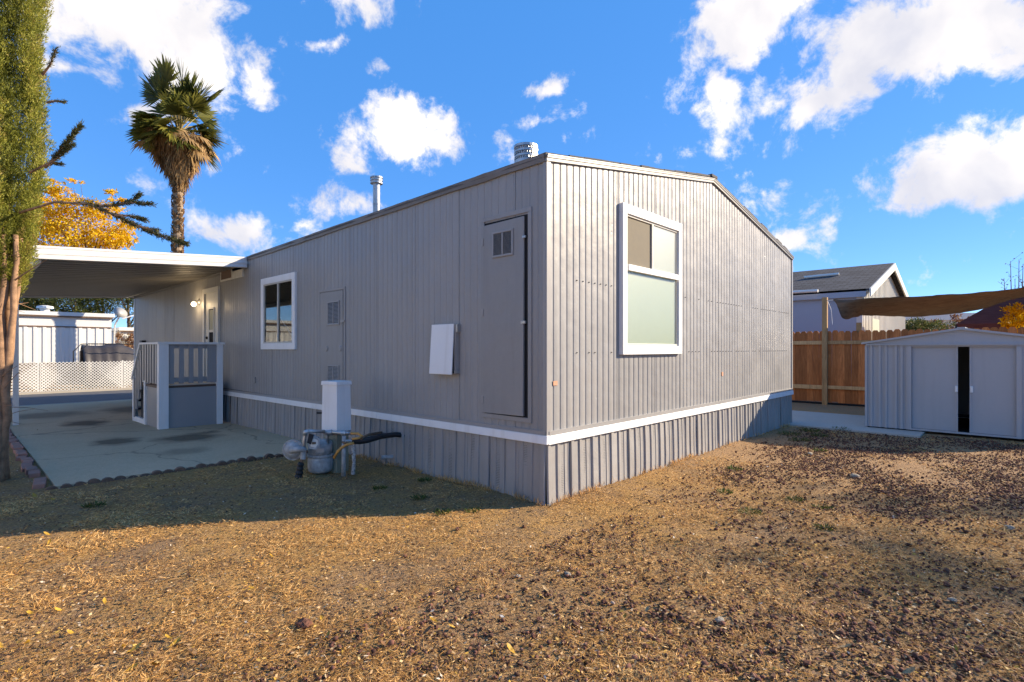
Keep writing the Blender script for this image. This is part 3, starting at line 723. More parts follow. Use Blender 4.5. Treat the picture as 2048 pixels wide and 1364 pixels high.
# ------------------------------------------------------------------ carport
cp = thing('carport', (-1.4, 11, zg(0, 11)), 'flat white metal carport awning fixed to the long grey wall', 'carport')
CX0, CX1, CY0, CY1 = -2.90, -.03, 6.9, 15.3
def cz(x): return 2.985 + (x / 2.87) * .19          # roof top falls away from the house
def ribbed(P0, P1, ztop, drop, outv, parent):
    """stepped fascia from P0 to P1 (xy), four horizontal reeds"""
    prof = [(0, 0), (.012, 0), (.018, -.03), (.012, -.036), (.012, -.075), (.019, -.082), (.019, -.115), (.012, -.12), (.012, -.15), (.022, -.158), (.022, -.18), (-.03, -.185), (-.03, -.18)]
    prof = [(a, b * drop / .18) for a, b in prof]; mb = MB(); n = len(prof)
    for (px, py) in (P0, P1):
        for o, dz in prof: mb.v.append((px + outv[0] * o, py + outv[1] * o, ztop(px, py) + dz))
    mb.f += [(i, i + 1, n + i + 1, n + i) for i in range(n - 1)]
    mb.f += [tuple(range(n)), tuple(range(n, 2 * n))[::-1]]
    return obj('fascia', mb, 'carwhite', parent)
ribbed((CX0, CY0), (CX1, CY0), lambda x, y: cz(x) + .045, .185, (0, -1), cp)
ribbed((CX0, CY1), (CX0, CY0), lambda x, y: cz(x) + .045, .17, (-1, 0), cp)
ribbed((CX1, CY1), (CX0, CY1), lambda x, y: cz(x) + .045, .18, (0, 1), cp)
pw = (CY1 - CY0 - .04) / 27
mb = MB()
pr = [(0, 0), (.10, 0), (.16, -.055), (.26, -.055), (.31, -.045), (.36, -.055), (.84, -.055), (.90, 0), (1.0, 0)]
pr = [(0, -.07), (.28, -.07), (.31, -.055), (.36, -.055), (.39, -.07), (.66, -.07), (.70, -.0), (.97, -.0), (1.0, -.07)]
for x in (CX0 + .03, CX1):
    for f, dz in pr: mb.v.append((x, f * pw, cz(x) - .03 + dz))
nn = len(pr); mb.f += [(i, i + 1, nn + i + 1, nn + i) for i in range(nn - 1)]
k = len(mb.v)
for x in (CX0 + .03, CX1):
    for f, dz in pr: mb.v.append((x, f * pw, cz(x) - .026 + dz))
mb.f += [(k + i, k + nn + i, k + nn + i + 1, k + i + 1) for i in range(nn - 1)]
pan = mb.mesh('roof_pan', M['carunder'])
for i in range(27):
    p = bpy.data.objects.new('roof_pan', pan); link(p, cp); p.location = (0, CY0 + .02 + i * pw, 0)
obj('beam', MB().hexa([(CX0 + .05, CY0 + .1, 2.60), (CX0 + .13, CY0 + .1, 2.60), (CX0 + .13, CY1 - .1, 2.60), (CX0 + .05, CY1 - .1, 2.60), (CX0 + .05, CY0 + .1, 2.715), (CX0 + .13, CY0 + .1, 2.72), (CX0 + .13, CY1 - .1, 2.72), (CX0 + .05, CY1 - .1, 2.715)]), 'carwhite', cp)
for y in (10.6, 14.9):
    zz = zg(0, y)
    obj('post', MB().box(CX0 + .05, CX0 + .13, y - .04, y + .04, zz, 2.60), 'carwhite', cp)
    obj('post_bracket', B(CX0 + .03, CX0 + .15, y - .06, y + .06, 2.50, 2.60), 'carwhite', cp)
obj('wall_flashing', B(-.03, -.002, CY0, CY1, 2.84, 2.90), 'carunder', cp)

# ------------------------------------------------------------------ porch
PY, PX0, PX1, PZ = 7.75, -1.17, -.14, .74
porch = thing('entry_porch', (-.65, 8.6, zg(0, 8.6)), 'small grey wooden porch with white posts and slatted railing at the front door', 'porch')
def gzb(y): return zg(0, y) - .02
obj('post', B(PX0, PX0 + .15, PY, PY + .13, gzb(PY), 1.475), 'white', porch, .004)
obj('post', B(PX1 - .10, PX1, PY, PY + .10, gzb(PY), 1.475), 'white', porch, .004)
obj('post', B(PX0, PX0 + .09, 8.72, 8.81, gzb(8.7), .80), 'white', porch, .004)
obj('top_rail', B(PX0 - .02, PX1 + .03, PY - .02, PY + .14, 1.475, 1.515), 'white', porch, .003)
obj('top_rail', B(PX0 - .02, PX0 + .12, PY + .14, 9.05, 1.475, 1.512), 'white', porch, .003)
obj('front_panel', B(PX0 + .15, PX1 - .10, PY + .035, PY + .06, gzb(PY), .70), 'porch', porch)
obj('side_panel', B(PX0 + .03, PX0 + .055, PY + .13, 8.72, gzb(8), .70), 'trimgrey', porch)
obj('deck', B(PX0 + .02, PX1, PY + .062, 9.45, .70, PZ), 'nbtrim', porch)
obj('deck_mat', B(PX0 + .2, PX1 - .1, PY + .09, 9.3, PZ, PZ + .014), 'offwhite', porch)
for z in (.80, 1.40): obj('bottom_rail' if z < 1 else 'upper_rail', B(PX0 + .15, PX1 - .10, PY + .052, PY + .075, z, z + .085), 'porch', porch)
xs = [PX0 + .165 + k * .152 for k in range(6)]
for x in xs[:5] + [PX1 - .18]: obj('baluster', B(x, x + .075, PY + .028, PY + .05, .775, 1.475), 'porch', porch)
obj('bottom_rail', B(PX0 + .03, PX0 + .06, PY + .13, 8.95, .80, .87), 'trimgrey', porch)
for k in range(6):
    y = PY + .17 + k * .18; obj('baluster', B(PX0 - .0, PX0 + .025, y, y + .09, .775, 1.475), 'trimgrey', porch)
for k in range(4):
    y = 9.02 + k * .17; top = 1.475 - (k + .6) * .17 / .62 * .66
    obj('baluster', B(PX0, PX0 + .025, y, y + .085, max(.05, .62 - k * .2), top), 'trimgrey', porch)
obj('handrail', MB().hexa([(PX0 - .02, 9.03, 1.47), (PX0 + .06, 9.03, 1.47), (PX0 + .06, 9.68, .79), (PX0 - .02, 9.68, .79), (PX0 - .02, 9.06, 1.512), (PX0 + .06, 9.06, 1.512), (PX0 + .06, 9.72, .82), (PX0 - .02, 9.72, .82)]), 'white', porch)
obj('post', B(PX0, PX0 + .08, 9.62, 9.70, gzb(9.7), .86), 'white', porch, .004)
obj('base_board', B(PX0 + .01, PX0 + .05, 8.81, 9.62, gzb(9.5), .07), 'white', porch)
for k in range(3):
    y = 9.42 + k * .27; z = .53 - k * .19
    obj('step', B(PX0 + .1, PX1, y, y + .3, z, z + .04), 'black', porch)
obj('stringer_shadow', MB().prism([(PX0 + .07, 9.0, .0), (PX0 + .07, 9.35, .0), (PX0 + .07, 9.35, .70), (PX0 + .07, 9.22, .70), (PX0 + .07, 9.22, .5), (PX0 + .07, 9.14, .5), (PX0 + .07, 9.14, .3), (PX0 + .07, 9.06, .3), (PX0 + .07, 9.06, .1)], (.03, 0, 0)), 'black', porch)  # black jagged shape: stringer with its shadow and gap put into the colour
obj('end_panel', B(PX1 - .03, PX1 - .005, PY + .1, 9.45, 0, .70), 'porch', porch)

# ------------------------------------------------------------------ electric pedestal and gas meter
ep = thing('electric_pedestal', (-.66, 2.62, 0), 'white metal electrical box on a rusty green pedestal beside the gas meter', 'utility box')
ex, ey = -.62, 2.60; rot = R(12)
def rb(cx, cy, hx, hy, z0, z1, ang, tx=1, ty=1):
    c, s = math.cos(ang), math.sin(ang); p = []
    for z, k in ((z0, 1), (z1, tx)):
        for a, b in ((-hx, -hy), (hx, -hy), (hx, hy), (-hx, hy)): p.append((cx + k * (a * c - b * s), cy + k * (a * s + b * c), z))
    return MB().hexa(p)
obj('pedestal_body', rb(ex, ey, .088, .105, -.06, .52, rot), 'pedestal', ep, .006)
for z in (.38, .41, .44): obj('vent_slot', rb(ex - .002, ey, .091, .07, z, z + .012, rot), 'pedestal', ep)
obj('box', rb(ex, ey, .105, .128, .46, 1.00, rot, .94), 'white', ep, .005)
obj('box_lid', rb(ex, ey, .11, .133, .985, 1.03, rot, .97), 'white', ep, .005)
obj('rust_skirt', rb(ex, ey, .095, .115, .43, .47, rot), 'rust', ep)
obj('padlock_hasp', MB().tube([(ex - .08, ey + .11, .66), (ex - .14, ey + .19, .66)], .012, 8), 'black', ep)
gm = thing('gas_meter', (-.95, 2.62, 0), 'weathered grey gas meter with round regulator and galvanised pipes', 'gas meter')
gc = at(641, 905, 5.95); gx, gy = gc.x, gc.y
body = MB().lathe((gx, gy, 0), [(.02, .015), (.10, .02), (.125, .04), (.135, .08), (.135, .17), (.128, .195), (.118, .20), (.118, .225), (.13, .23), (.132, .33), (.122, .36), (.09, .375), (.03, .38)], n=20)
bo = obj('meter_body', body, 'meter', gm, smooth=True)
obj('body_flange', MB().lathe((gx, gy, .198), [(.136, 0), (.142, .006), (.142, .02), (.136, .026)], n=20), 'meter', bo)
ic = at(628, 886, 5.72); fwd = (Vector(CAM) - ic); fwd.z = 0; fwd.normalize(); sdv = Vector((-fwd.y, fwd.x, 0))
def plate(c, poly, d): return MB().prism([tuple(c + sdv * a + Vector((0, 0, b))) for a, b in poly], d)
io = obj('index_box', plate(ic, [(-.05, -.055), (.02, -.075), (.055, -.03), (.055, .045), (.0, .075), (-.05, .04)], -fwd * .1), 'meter', bo)
obj('index_face', plate(ic + fwd * .003, [(-.035, -.035), (.015, -.05), (.038, -.02), (.038, .03), (.0, .05), (-.035, .025)], -fwd * .004), 'offwhite', io)
def P3(px, py, d): return tuple(at(px, py, d))
for k in range(12):
    th = k * math.pi / 6; c = Vector((gx + .139 * math.cos(th), gy + .139 * math.sin(th), .19))
    obj('flange_bolt', MB().tube([c, c + Vector((0, 0, .045))], .007, 6), 'galv', bo)
obj('dial', plate(ic + fwd * .008, [(-.02, -.012), (.02, -.012), (.02, .012), (-.02, .012)], -fwd * .005), 'rust', io)
obj('name_plate', plate(Vector((gx, gy, .28)) + fwd * .132, [(-.035, -.02), (.035, -.02), (.035, .02), (-.035, .02)], -fwd * .004), 'galv', bo)
obj('inlet_pipe', MB().tube([P3(607, 908, 5.75), P3(608, 885, 5.75), P3(611, 866, 5.75), P3(616, 862, 5.76), P3(650, 863, 5.85)], .019, 10), 'galv', gm, smooth=True)
obj('elbow', MB().tube([P3(610, 871, 5.75), P3(611, 864, 5.75), P3(619, 862, 5.76)], .027, 10), 'galv', gm, smooth=True)
obj('outlet_pipe', MB().tube([P3(655, 893, 5.9), P3(655, 868, 5.9), P3(662, 864, 5.9), P3(685, 866, 5.85), P3(702, 866, 5.85)], .02, 10), 'galv', gm, smooth=True)
obj('pipe_union', MB().tube([P3(652, 866, 5.9), P3(664, 865, 5.9)], .032, 10), 'galv', gm)
obj('pipe_union', MB().tube([P3(683, 866, 5.84), P3(692, 866, 5.84)], .03, 10), 'galv', gm)
obj('shutoff_tag', plate(at(620, 876, 5.68), [(-.03, -.05), (.01, -.07), (.04, .03), (-.01, .05)], -fwd * .012), 'black', gm)
rc = at(585, 900, 5.8); rax = (fwd * .9 + sdv * -.35).normalized()
rg = obj('regulator', MB().lathe(rc - rax * .02, [(.03, -.05), (.07, -.04), (.112, -.012), (.115, 0), (.115, .014), (.095, .016), (.085, .03), (.05, .055), (.01, .06)], rax, 22), 'meter', gm, smooth=False)
obj('regulator_arm', MB().tube([rc + rax * .035, P3(600, 898, 5.72), P3(612, 900, 5.75)], [.035, .03, .028], 12), 'meter', rg, smooth=True)
for k in range(10):
    a = rax.orthogonal().normalized(); b = rax.cross(a); th = k * math.pi / 5
    c = rc + (a * math.cos(th) + b * math.sin(th)) * .104 - rax * .012
    obj('bolt', MB().tube([c, c + rax * .02], .007, 6), 'galv', rg)
obj('valve', MB().tube([P3(606, 918, 5.75), P3(607, 896, 5.75)], .03, 10), 'meter', gm)
rp = obj('riser_pipe', MB().tube([P3(604, 918, 5.75), P3(598, 950, 5.72), P3(594, 985, 5.7)], .017, 8), 'rust', gm)
pts, rs = [], []
for k in range(13):
    f = k / 12; pts.append(at(602 - 8 * f, 925 + 48 * f, 5.72)); rs.append((.03 + .016 * f) * (1.12 if k % 2 else .9))
obj('riser_sleeve', MB().tube(pts, rs, 12), 'black', gm)
wr = thing('water_riser', (-.62, 2.35, 0), 'grey standpipe with faded orange hose loops next to the electric pedestal', 'pipe')
b0 = at(687, 952, 5.72); t0 = at(688, 872, 5.72)
obj('standpipe', MB().tube([tuple(b0), tuple(t0)], [.025, .022], 12), 'meter', wr, smooth=True)
obj('tap', MB().tube([P3(684, 884, 5.68), P3(692, 886, 5.68)], .012, 8), 'rust', wr)
obj('tap', MB().tube([P3(690, 882, 5.68), P3(703, 882, 5.72)], .016, 8), 'galv', wr)
obj('hose_loop', MB().tube([P3(702, 867, 5.8), P3(716, 867, 5.78), P3(724, 872, 5.76), P3(718, 876, 5.74), P3(704, 878, 5.72)], .014, 8), 'orange', wr, smooth=True)
obj('hose_loop', MB().tube([P3(668, 916, 5.72), P3(676, 903, 5.70), P3(682, 896, 5.7), P3(694, 889, 5.68), P3(708, 886, 5.7)], .015, 8), 'orange', wr, smooth=True)
fo = thing('wrapped_pipe', (-.4, 2.3, 0), 'silver foil wrapped water pipe joining the black foam covered line', 'pipe')
obj('foil_wrap', MB().tube([P3(706, 948, 5.85), P3(708, 925, 5.84), P3(707, 905, 5.84), P3(706, 886, 5.83)], [.024, .02, .024, .018], 12), 'foil', fo)
e1 = Vector((-.02, 2.14, .375))
obj('foam_sleeve', MB().tube([P3(703, 883, 5.80), P3(720, 882, 5.83), P3(735, 880, 5.86), P3(760, 873, 5.95), tuple(e1 + Vector((-.03, .12, .012))), tuple(e1 + Vector((.06, -.02, .0)))], [.03, .036, .034, .031, .03, .028], 12), 'black', fo, smooth=True)
gl_ = thing('gas_line', (-.2, 2.5, 0), 'thin rusty grey gas line running into the skirting above the foam sleeve', 'pipe')
obj('line', MB().tube([P3(722, 877, 5.8), P3(738, 869, 5.95), (-.03, 2.62, .365), (.06, 2.60, .37)], .016, 8), 'rust', gl_)
obj('drain_stub', MB().tube([(.05, 2.35, .10), (-.12, 2.45, .10)], .025, 10), 'meter', gl_)

# ------------------------------------------------------------------ edging
be = thing('brick_border', (-3.0, 6.5, zg(0, 6.5)), 'broken row of pink bricks along the driveway edge by the cypress', 'brick border')
brick = MB().box(-.05, .05, -.1, .1, -.03, .035).mesh('brick', M['brick'])
y = 4.2; rw = random.Random(9)
while y < 14:
    gap = .24 if 4.55 < y < 4.9 else 0
    y += gap
    o = bpy.data.objects.new('brick', brick); link(o, be)
    o.location = (-3.03 + rw.uniform(-.025, .025) + (y - 4.2) * .006, y, zg(0, y) + rw.uniform(-.012, .012)); o.rotation_euler = (rw.uniform(-.06, .06), rw.uniform(-.06, .06), rw.uniform(-.14, .14))
    bv = o.modifiers.new('bevel', 'BEVEL'); bv.width = .006
    y += .205 + rw.uniform(0, .02)
se = thing('scalloped_edging', (-1.8, 3.95, 0), 'low dark red scalloped concrete edging across the front of the driveway', 'edging')
mb = MB(); poly = []
for k in range(9):
    th = math.pi * k / 8; poly.append((-.056 * math.cos(th), 0, .03 + .045 * math.sin(th)))
mb.prism([(-.056, 0, -.05)] + poly + [(.056, 0, -.05)], (0, .05, 0))
scal = mb.mesh('edging_scallop', M['scallop'])
for k in range(26):
    x = -2.96 + k * .112
    o = bpy.data.objects.new('edging_scallop', scal); link(o, se)
    o.location = (x, 3.99 - .06 * k / 25 - .03 + rw.uniform(-.012, .012), rw.uniform(-.062, -.028)); o.rotation_euler = (rw.uniform(-.2, .15), rw.uniform(-.06, .06), rw.uniform(-.1, .1) - .02)

# ------------------------------------------------------------------ shed
SX, SY0, SY1, SXB = 7.46, -1.12, -3.72, 9.75
shed = thing('garden_shed', (8.6, -2.42, .035), 'low blue grey metal garden shed with two sliding doors slightly open', 'shed')
zf = .035
SM = (SY0 + SY1) / 2
def shz(y): return 1.50 + .22 * (1 - abs(y - SM) / abs(SY0 - SM))
# front wall: corner panels and header, hollow inside
DL0, DR1 = -1.75, -3.09
obj('front_panel', B(SX, SX + .02, DL0, SY0, zf, 1.47), 'shed', shed)
obj('front_panel', B(SX, SX + .02, SY1, DR1, zf, 1.47), 'shed', shed)
obj('gable_panel', MB().prism([(SX, SY0, 1.462), (SX, SM, 1.462), (SX, SY1, 1.462), (SX, SY1, 1.49), (SX, SM, 1.70), (SX, SY0, 1.49)], (.02, 0, 0)), 'shed', shed)
obj('header_rail', B(SX - .045, SX, SY1 + .02, SY0 - .02, 1.455, 1.475), 'shed', shed)
obj('header_rail', B(SX - .018, SX, DR1 - .1, DL0 + .12, 1.43, 1.455), 'shed', shed)
obj('side_wall', B(SX + .02, SXB, SY0 - .02, SY0, zf, 1.49), 'shed', shed)
obj('side_wall', B(SX + .02, SXB, SY1, SY1 + .02, zf, 1.49), 'shed', shed)
obj('back_wall', MB().prism([(SXB, SY0, zf), (SXB, SY1, zf), (SXB, SY1, 1.49), (SXB, SM, 1.70), (SXB, SY0, 1.49)], (-.02, 0, 0)), 'shed', shed)
obj('floor', B(SX + .03, SXB - .03, SY1 + .03, SY0 - .03, zf - .02, zf + .03), 'dark', shed)
for y in (SY0 - .012, SY0 - .09, -1.33, -1.42, -1.56, -1.64, DL0 + .03): obj('rib', B(SX - .024, SX, y - .022, y + .012, zf, 1.455), 'shed', shed)
obj('door_jamb', B(SX - .03, SX, DL0 - .03, DL0 + .02, zf, 1.43), 'shed', shed)
obj('door_jamb', B(SX - .03, SX, DR1 - .03, DR1 + .03, zf, 1.43), 'shed', shed)
for y in (DR1 - .12, DR1 - .22, DR1 - .36, DR1 - .46, SY1 + .03): obj('rib', B(SX - .024, SX, y - .02, y + .014, zf, 1.455), 'shed', shed)
for (a, b, hy) in ((-2.378, DL0 - .03, -2.36), (DR1 + .03, -2.52, -2.545)):
    d = obj('door', B(SX + .022, SX + .036, a, b, zf + .03, 1.43), 'shed', shed)
    e = -2.378 if hy > -2.45 else -2.52
    obj('door_edge', B(SX + .006, SX + .0225, min(e, e + (.022 if hy > -2.45 else -.022)), max(e, e + (.022 if hy > -2.45 else -.022)), zf + .03, 1.43), 'shed', d)
    obj('handle', B(SX - .012, SX + .03, hy - .018, hy + .018, .70, .80), 'white', d, .006)
obj('door_track', B(SX - .03, SX, DR1 + .03, DL0 - .03, zf, zf + .028), 'shed', shed)
for s, ya in ((1, SY0 + .05), (-1, SY1 - .05)):
    zl = 1.475
    obj('roof', MB().hexa([(SX - .05, ya, zl), (SX - .05, SM, 1.70), (SXB + .05, SM, 1.70), (SXB + .05, ya, zl), (SX - .05, ya, zl + .03), (SX - .05, SM, 1.735), (SXB + .05, SM, 1.735), (SXB + .05, ya, zl + .03)]), 'shed', shed)
obj('ridge_cap', B(SX - .052, SXB + .05, SM - .05, SM + .05, 1.722, 1.742), 'shed', shed)
obj('inner_shelf', B(SX + .5, SX + .9, -3.0, -2.0, .25, .27), 'dark', shed)

# ------------------------------------------------------------------ wooden fence with the tall sail post
FX = 11.2
fence = thing('wooden_fence', (FX, -2, 0), 'stained redwood dog-ear plank fence with pale rails behind the shed', 'fence')
pk = MB().prism([(0, -.068, 0), (0, .068, 0), (0, .068, 1.70), (0, .035, 1.75), (0, -.035, 1.75), (0, -.068, 1.70)], (.018, 0, 0)).mesh('plank', M['redwood'])
y = -7.0; rw = random.Random(2)
while y < 6:
    o = bpy.data.objects.new('plank', pk); link(o, fence); o.location = (FX + rw.uniform(-.003, .003), y, .085 + rw.uniform(-.012, .012)); o.rotation_euler = (rw.uniform(-.005, .005), 0, 0)
    y += .1375
posts = [-6.6, -4.3, -1.95, .36, 2.7, 5.0]
for a, b in zip(posts, posts[1:]):
    for z in (.40, 1.50): obj('rail', B(FX - .045, FX - .006, a + .045, b - .045, z + rw.uniform(-.015, .015), z + .09), 'freshwood', fence, .004)
for y in posts:
    if y != .36: obj('post', B(FX - .05, FX + .0 - .002 + .0, y - .045, y + .045, -.05, 1.72), 'freshwood', fence, .004)
obj('kickboard', B(FX - .002, FX + .016, -7, 6, -.02, .07), 'dark', fence)
ps = tag(obj('sail_post', B(FX - .1, FX - .003, .30, .41, -.05, 2.66), 'freshwood', bevel=.004), 'tall pale lumber post in the plank fence holding the shade sail', 'post')
sp2 = tag(obj('fence_post_stub', B(FX + .06, FX + .16, -.38, -.28, -.05, 2.02), 'freshwood', bevel=.004), 'weathered post top poking up just behind the plank fence', 'post')

# ------------------------------------------------------------------ shade sail
# rows across the cloth: (px, py, depth) from the yard edge to the far edge, every row a real station in the neighbour's yard
rows = [[(1664, 598, 12.75), (1667, 601, 12.75), (1672, 606, 12.7), (1676, 614, 12.65), (1680, 622, 12.6)],
        [(1690, 600, 12.6), (1690, 606, 12.5), (1690, 616, 12.5), (1689, 632, 12.6), (1685, 645, 12.8)],
        [(1725, 598.5, 12.4), (1725, 606, 12.5), (1724, 615, 12.9), (1722, 622, 13.5), (1718, 629, 14.0)],
        [(1770, 596, 12.2), (1770, 605, 12.6), (1768, 616, 13.4), (1766, 627, 14.4), (1764, 633, 15.2)],
        [(1830, 593.5, 12.0), (1830, 603, 12.5), (1828, 615, 13.6), (1826, 627, 15.0), (1824, 634, 16.0)],
        [(1900, 590.5, 11.8), (1900, 598, 12.4), (1898, 610, 13.6), (1897, 622, 15.0), (1896, 630, 16.2)],
        [(1960, 587, 11.6), (1960, 593, 12.2), (1960, 602, 13.4), (1960, 613, 14.8), (1960, 622, 16.0)],
        [(2010, 582, 11.5), (2010, 586, 12.1), (2010, 590, 13.2), (2010, 596, 14.6), (2010, 602, 15.8)],
        [(2060, 574, 11.4), (2060, 577, 12.0), (2060, 580, 13.1), (2060, 585, 14.4), (2060, 590, 15.6)],
        [(2140, 556, 11.3), (2140, 560, 11.9), (2140, 565, 13.0), (2140, 572, 14.2), (2140, 578, 15.4)]]
mb = MB(); nr, ncol = len(rows), 5
for r in rows:
    for p in r: mb.v.append(tuple(at(*p)))
for i in range(nr - 1):
    for j in range(ncol - 1):
        a = i * ncol + j; mb.f.append((a, a + 1, a + ncol + 1, a + ncol))
sail = thing('shade_sail', tuple(at(1830, 700, 13)), 'brown shade cloth stretched from the tall fence post over the yards', 'shade sail')
so = obj('cloth', mb, 'sail', sail, smooth=True)
s_ = so.modifiers.new('sub', 'SUBSURF'); s_.levels = 3; s_.render_levels = 3
tx = bpy.data.textures.new('cloth_wrinkle', 'CLOUDS'); tx.noise_scale = .55; tx.noise_depth = 3
s_ = so.modifiers.new('wrinkle', 'DISPLACE'); s_.texture = tx; s_.strength = .07; s_.texture_coords = 'GLOBAL'
s_ = so.modifiers.new('solid', 'SOLIDIFY'); s_.thickness = .012
obj('rope', MB().tube([(FX - .05, .30, 2.58), tuple(at(1666, 600, 12.72))], .008, 6), 'white', sail)
obj('rope', MB().tube([(FX - .05, .30, 2.58), (FX - .06, .22, 2.35), (FX - .06, .2, 2.12), (FX - .06, .19, 1.98)], .005, 5), 'white', sail)
far_c = at(2140, 578, 15.4)
sp3 = tag(obj('sail_pole', MB().tube([(far_c.x, far_c.y, -.1), (far_c.x, far_c.y, far_c.z + .15)], .05, 10), 'galv'), 'steel pole holding the far corner of the brown shade cloth', 'pole')
near_c = at(2140, 556, 11.3)
sp4 = tag(obj('sail_pole', MB().tube([(near_c.x, near_c.y, -.1), (near_c.x, near_c.y, near_c.z + .15)], .05, 10), 'galv'), 'steel pole beside the plank fence holding the higher corner of the shade cloth', 'pole')

# ------------------------------------------------------------------ maroon gazebo in the neighbouring yard
gzb_c = at(2075, 700, 18.0); gzx, gzy = gzb_c.x, gzb_c.y
gaz = thing('gazebo', (gzx, gzy, 0), 'maroon cloth gazebo canopy with dark ribs behind the plank fence', 'gazebo')
hw = 2.0
cors = [(gzx - hw, gzy - hw), (gzx + hw, gzy - hw), (gzx + hw, gzy + hw), (gzx - hw, gzy + hw)]
apex = (gzx, gzy, 3.75)
for i in range(4):
    a, b = cors[i], cors[(i + 1) % 4]
    obj('canopy_panel', MB().prism([(a[0], a[1], 2.2), (b[0], b[1], 2.2), apex], (0, 0, .02)), 'maroon', gaz)
    obj('valance', MB().hexa([(a[0], a[1], 2.0), (b[0], b[1], 2.0), (b[0] + .01, b[1] + .01, 2.0), (a[0] + .01, a[1] + .01, 2.0), (a[0], a[1], 2.2), (b[0], b[1], 2.2), (b[0] + .01, b[1] + .01, 2.2), (a[0] + .01, a[1] + .01, 2.2)]), 'maroon', gaz)
    obj('rib', MB().tube([(a[0], a[1], 2.17), (apex[0], apex[1], 3.70)], .025, 6), 'black', gaz)
    obj('pole', MB().tube([(a[0], a[1], -.1), (a[0], a[1], 2.2)], .03, 8), 'black', gaz)
    obj('brace', MB().tube([(a[0], a[1], 1.9), ((a[0] + gzx) / 2, (a[1] + gzy) / 2, 2.9)], .018, 6), 'black', gaz)

# ------------------------------------------------------------------ neighbour house beyond the fence
HX, HYY, HW, HL = 14.0, .07, 8.0, 14.0
nh = thing('neighbour_house', (HX + 4, HYY + 6, 0), 'blue grey house with dark shingle roof and cream gable beyond the plank fence', 'house')
EZn, RZn = 2.95, 4.12
obj('side_wall', B(HX, HX + .15, HYY + .15, HYY + HL, -.1, EZn), 'nbblue', nh)
obj('fascia', B(HX - .12, HX - .08, HYY - .1, HYY + HL, EZn - .10, EZn + .12), 'nbblue', nh)
gw = obj('gable_wall', MB().prism([(HX, HYY, -.1), (HX + HW, HYY, -.1), (HX + HW, HYY, EZn), (HX + HW / 2, HYY, RZn - .02), (HX, HYY, EZn)], (0, .15, 0)), 'nbcream', nh)
for k in range(36):
    x = HX + .12 + k * .22; zt_ = EZn + (RZn - .05 - EZn) * (1 - abs(x - HX - HW / 2) / (HW / 2)) - .06
    obj('siding_batten', B(x, x + .05, HYY - .018, HYY, -.1, zt_), 'nbcream', gw)
obj('rear_wall', B(HX + HW - .15, HX + HW, HYY + .15, HYY + HL, -.1, EZn), 'nbblue', nh)
obj('window', B(HX + 1.3, HX + 2.4, HYY - .025, HYY - .005, 1.2, 2.3), 'blind2', nh)
for s in (1, -1):
    xa = HX - .12 if s == 1 else HX + HW + .12
    rf = obj('roof', MB().hexa([(xa, HYY - .18, EZn + .06), (HX + HW / 2, HYY - .18, RZn + .06), (HX + HW / 2, HYY + HL, RZn + .06), (xa, HYY + HL, EZn + .06), (xa, HYY - .18, EZn + .12), (HX + HW / 2, HYY - .18, RZn + .14), (HX + HW / 2, HYY + HL, RZn + .14), (xa, HYY + HL, EZn + .12)]), 'shingle', nh)
    obj('rake_board', MB().hexa([(xa, HYY - .22, EZn - .10), (HX + HW / 2, HYY - .22, RZn - .1), (HX + HW / 2, HYY - .181, RZn - .1), (xa, HYY - .181, EZn - .10), (xa, HYY - .22, EZn + .12), (HX + HW / 2, HYY - .22, RZn + .13), (HX + HW / 2, HYY - .181, RZn + .13), (xa, HYY - .181, EZn + .12)]), 'nbcream', rf)
for (pa, pb) in (((1608, 556), (1678, 549)), ((1560, 587), (1636, 583))):
    # pale pipes lying on the near slope
    def onroof(px, py):
        d = ray(px, py); n = Vector((-(RZn - EZn) / (HW / 2 + .12), 0, 1)); p0 = Vector((HX - .12, 0, EZn + .16))
        t = (p0 - Vector(CAM)).dot(n) / d.dot(n); return Vector(CAM) + d * t
    a, b = onroof(*pa), onroof(*pb)
    obj('roof_pipe', MB().tube([tuple(a + Vector((0, 0, .02))), tuple(b + Vector((0, 0, .02)))], .045, 10), 'pipe', nh)

# unseen home added beyond the cypress: its sunlit side bounces light onto the shaded wall
nl = thing('unseen_bounce_home', (-13, 6, 0), 'unseen cream ribbed mobile home added beyond the cypress to bounce light', 'mobile home')
w_ = obj('wall', B(-16.2, -10.0, -3.5, 14.5, -.1, 3.05), 'nbcream', nl)
for k in range(60): obj('siding_rib', B(-10.0, -9.975, -3.4 + k * .3, -3.25 + k * .3, .62, 3.0), 'nbcream', w_)
obj('trim_board', B(-10.0, -9.96, -3.5, 14.5, .52, .62), 'white', nl)
obj('roof', MB().prism([(-16.5, -3.7, 3.05), (-9.8, -3.7, 3.05), (-13.1, -3.7, 3.7)], (0, 18.4, 0)), 'roofedge', nl)
for y in (0, 5.2, 10):
    nw = obj('window', B(-9.99, -9.965, y, y + 1.3, 1.4, 2.5), 'interior', nl)
    obj('window_frame', MB().box(-9.99, -9.94, y - .08, y + 1.38, 1.32, 1.4).box(-9.99, -9.94, y - .08, y + 1.38, 2.5, 2.58).box(-9.99, -9.94, y - .08, y, 1.4, 2.5).box(-9.99, -9.94, y + 1.3, y + 1.38, 1.4, 2.5), 'white', nw)

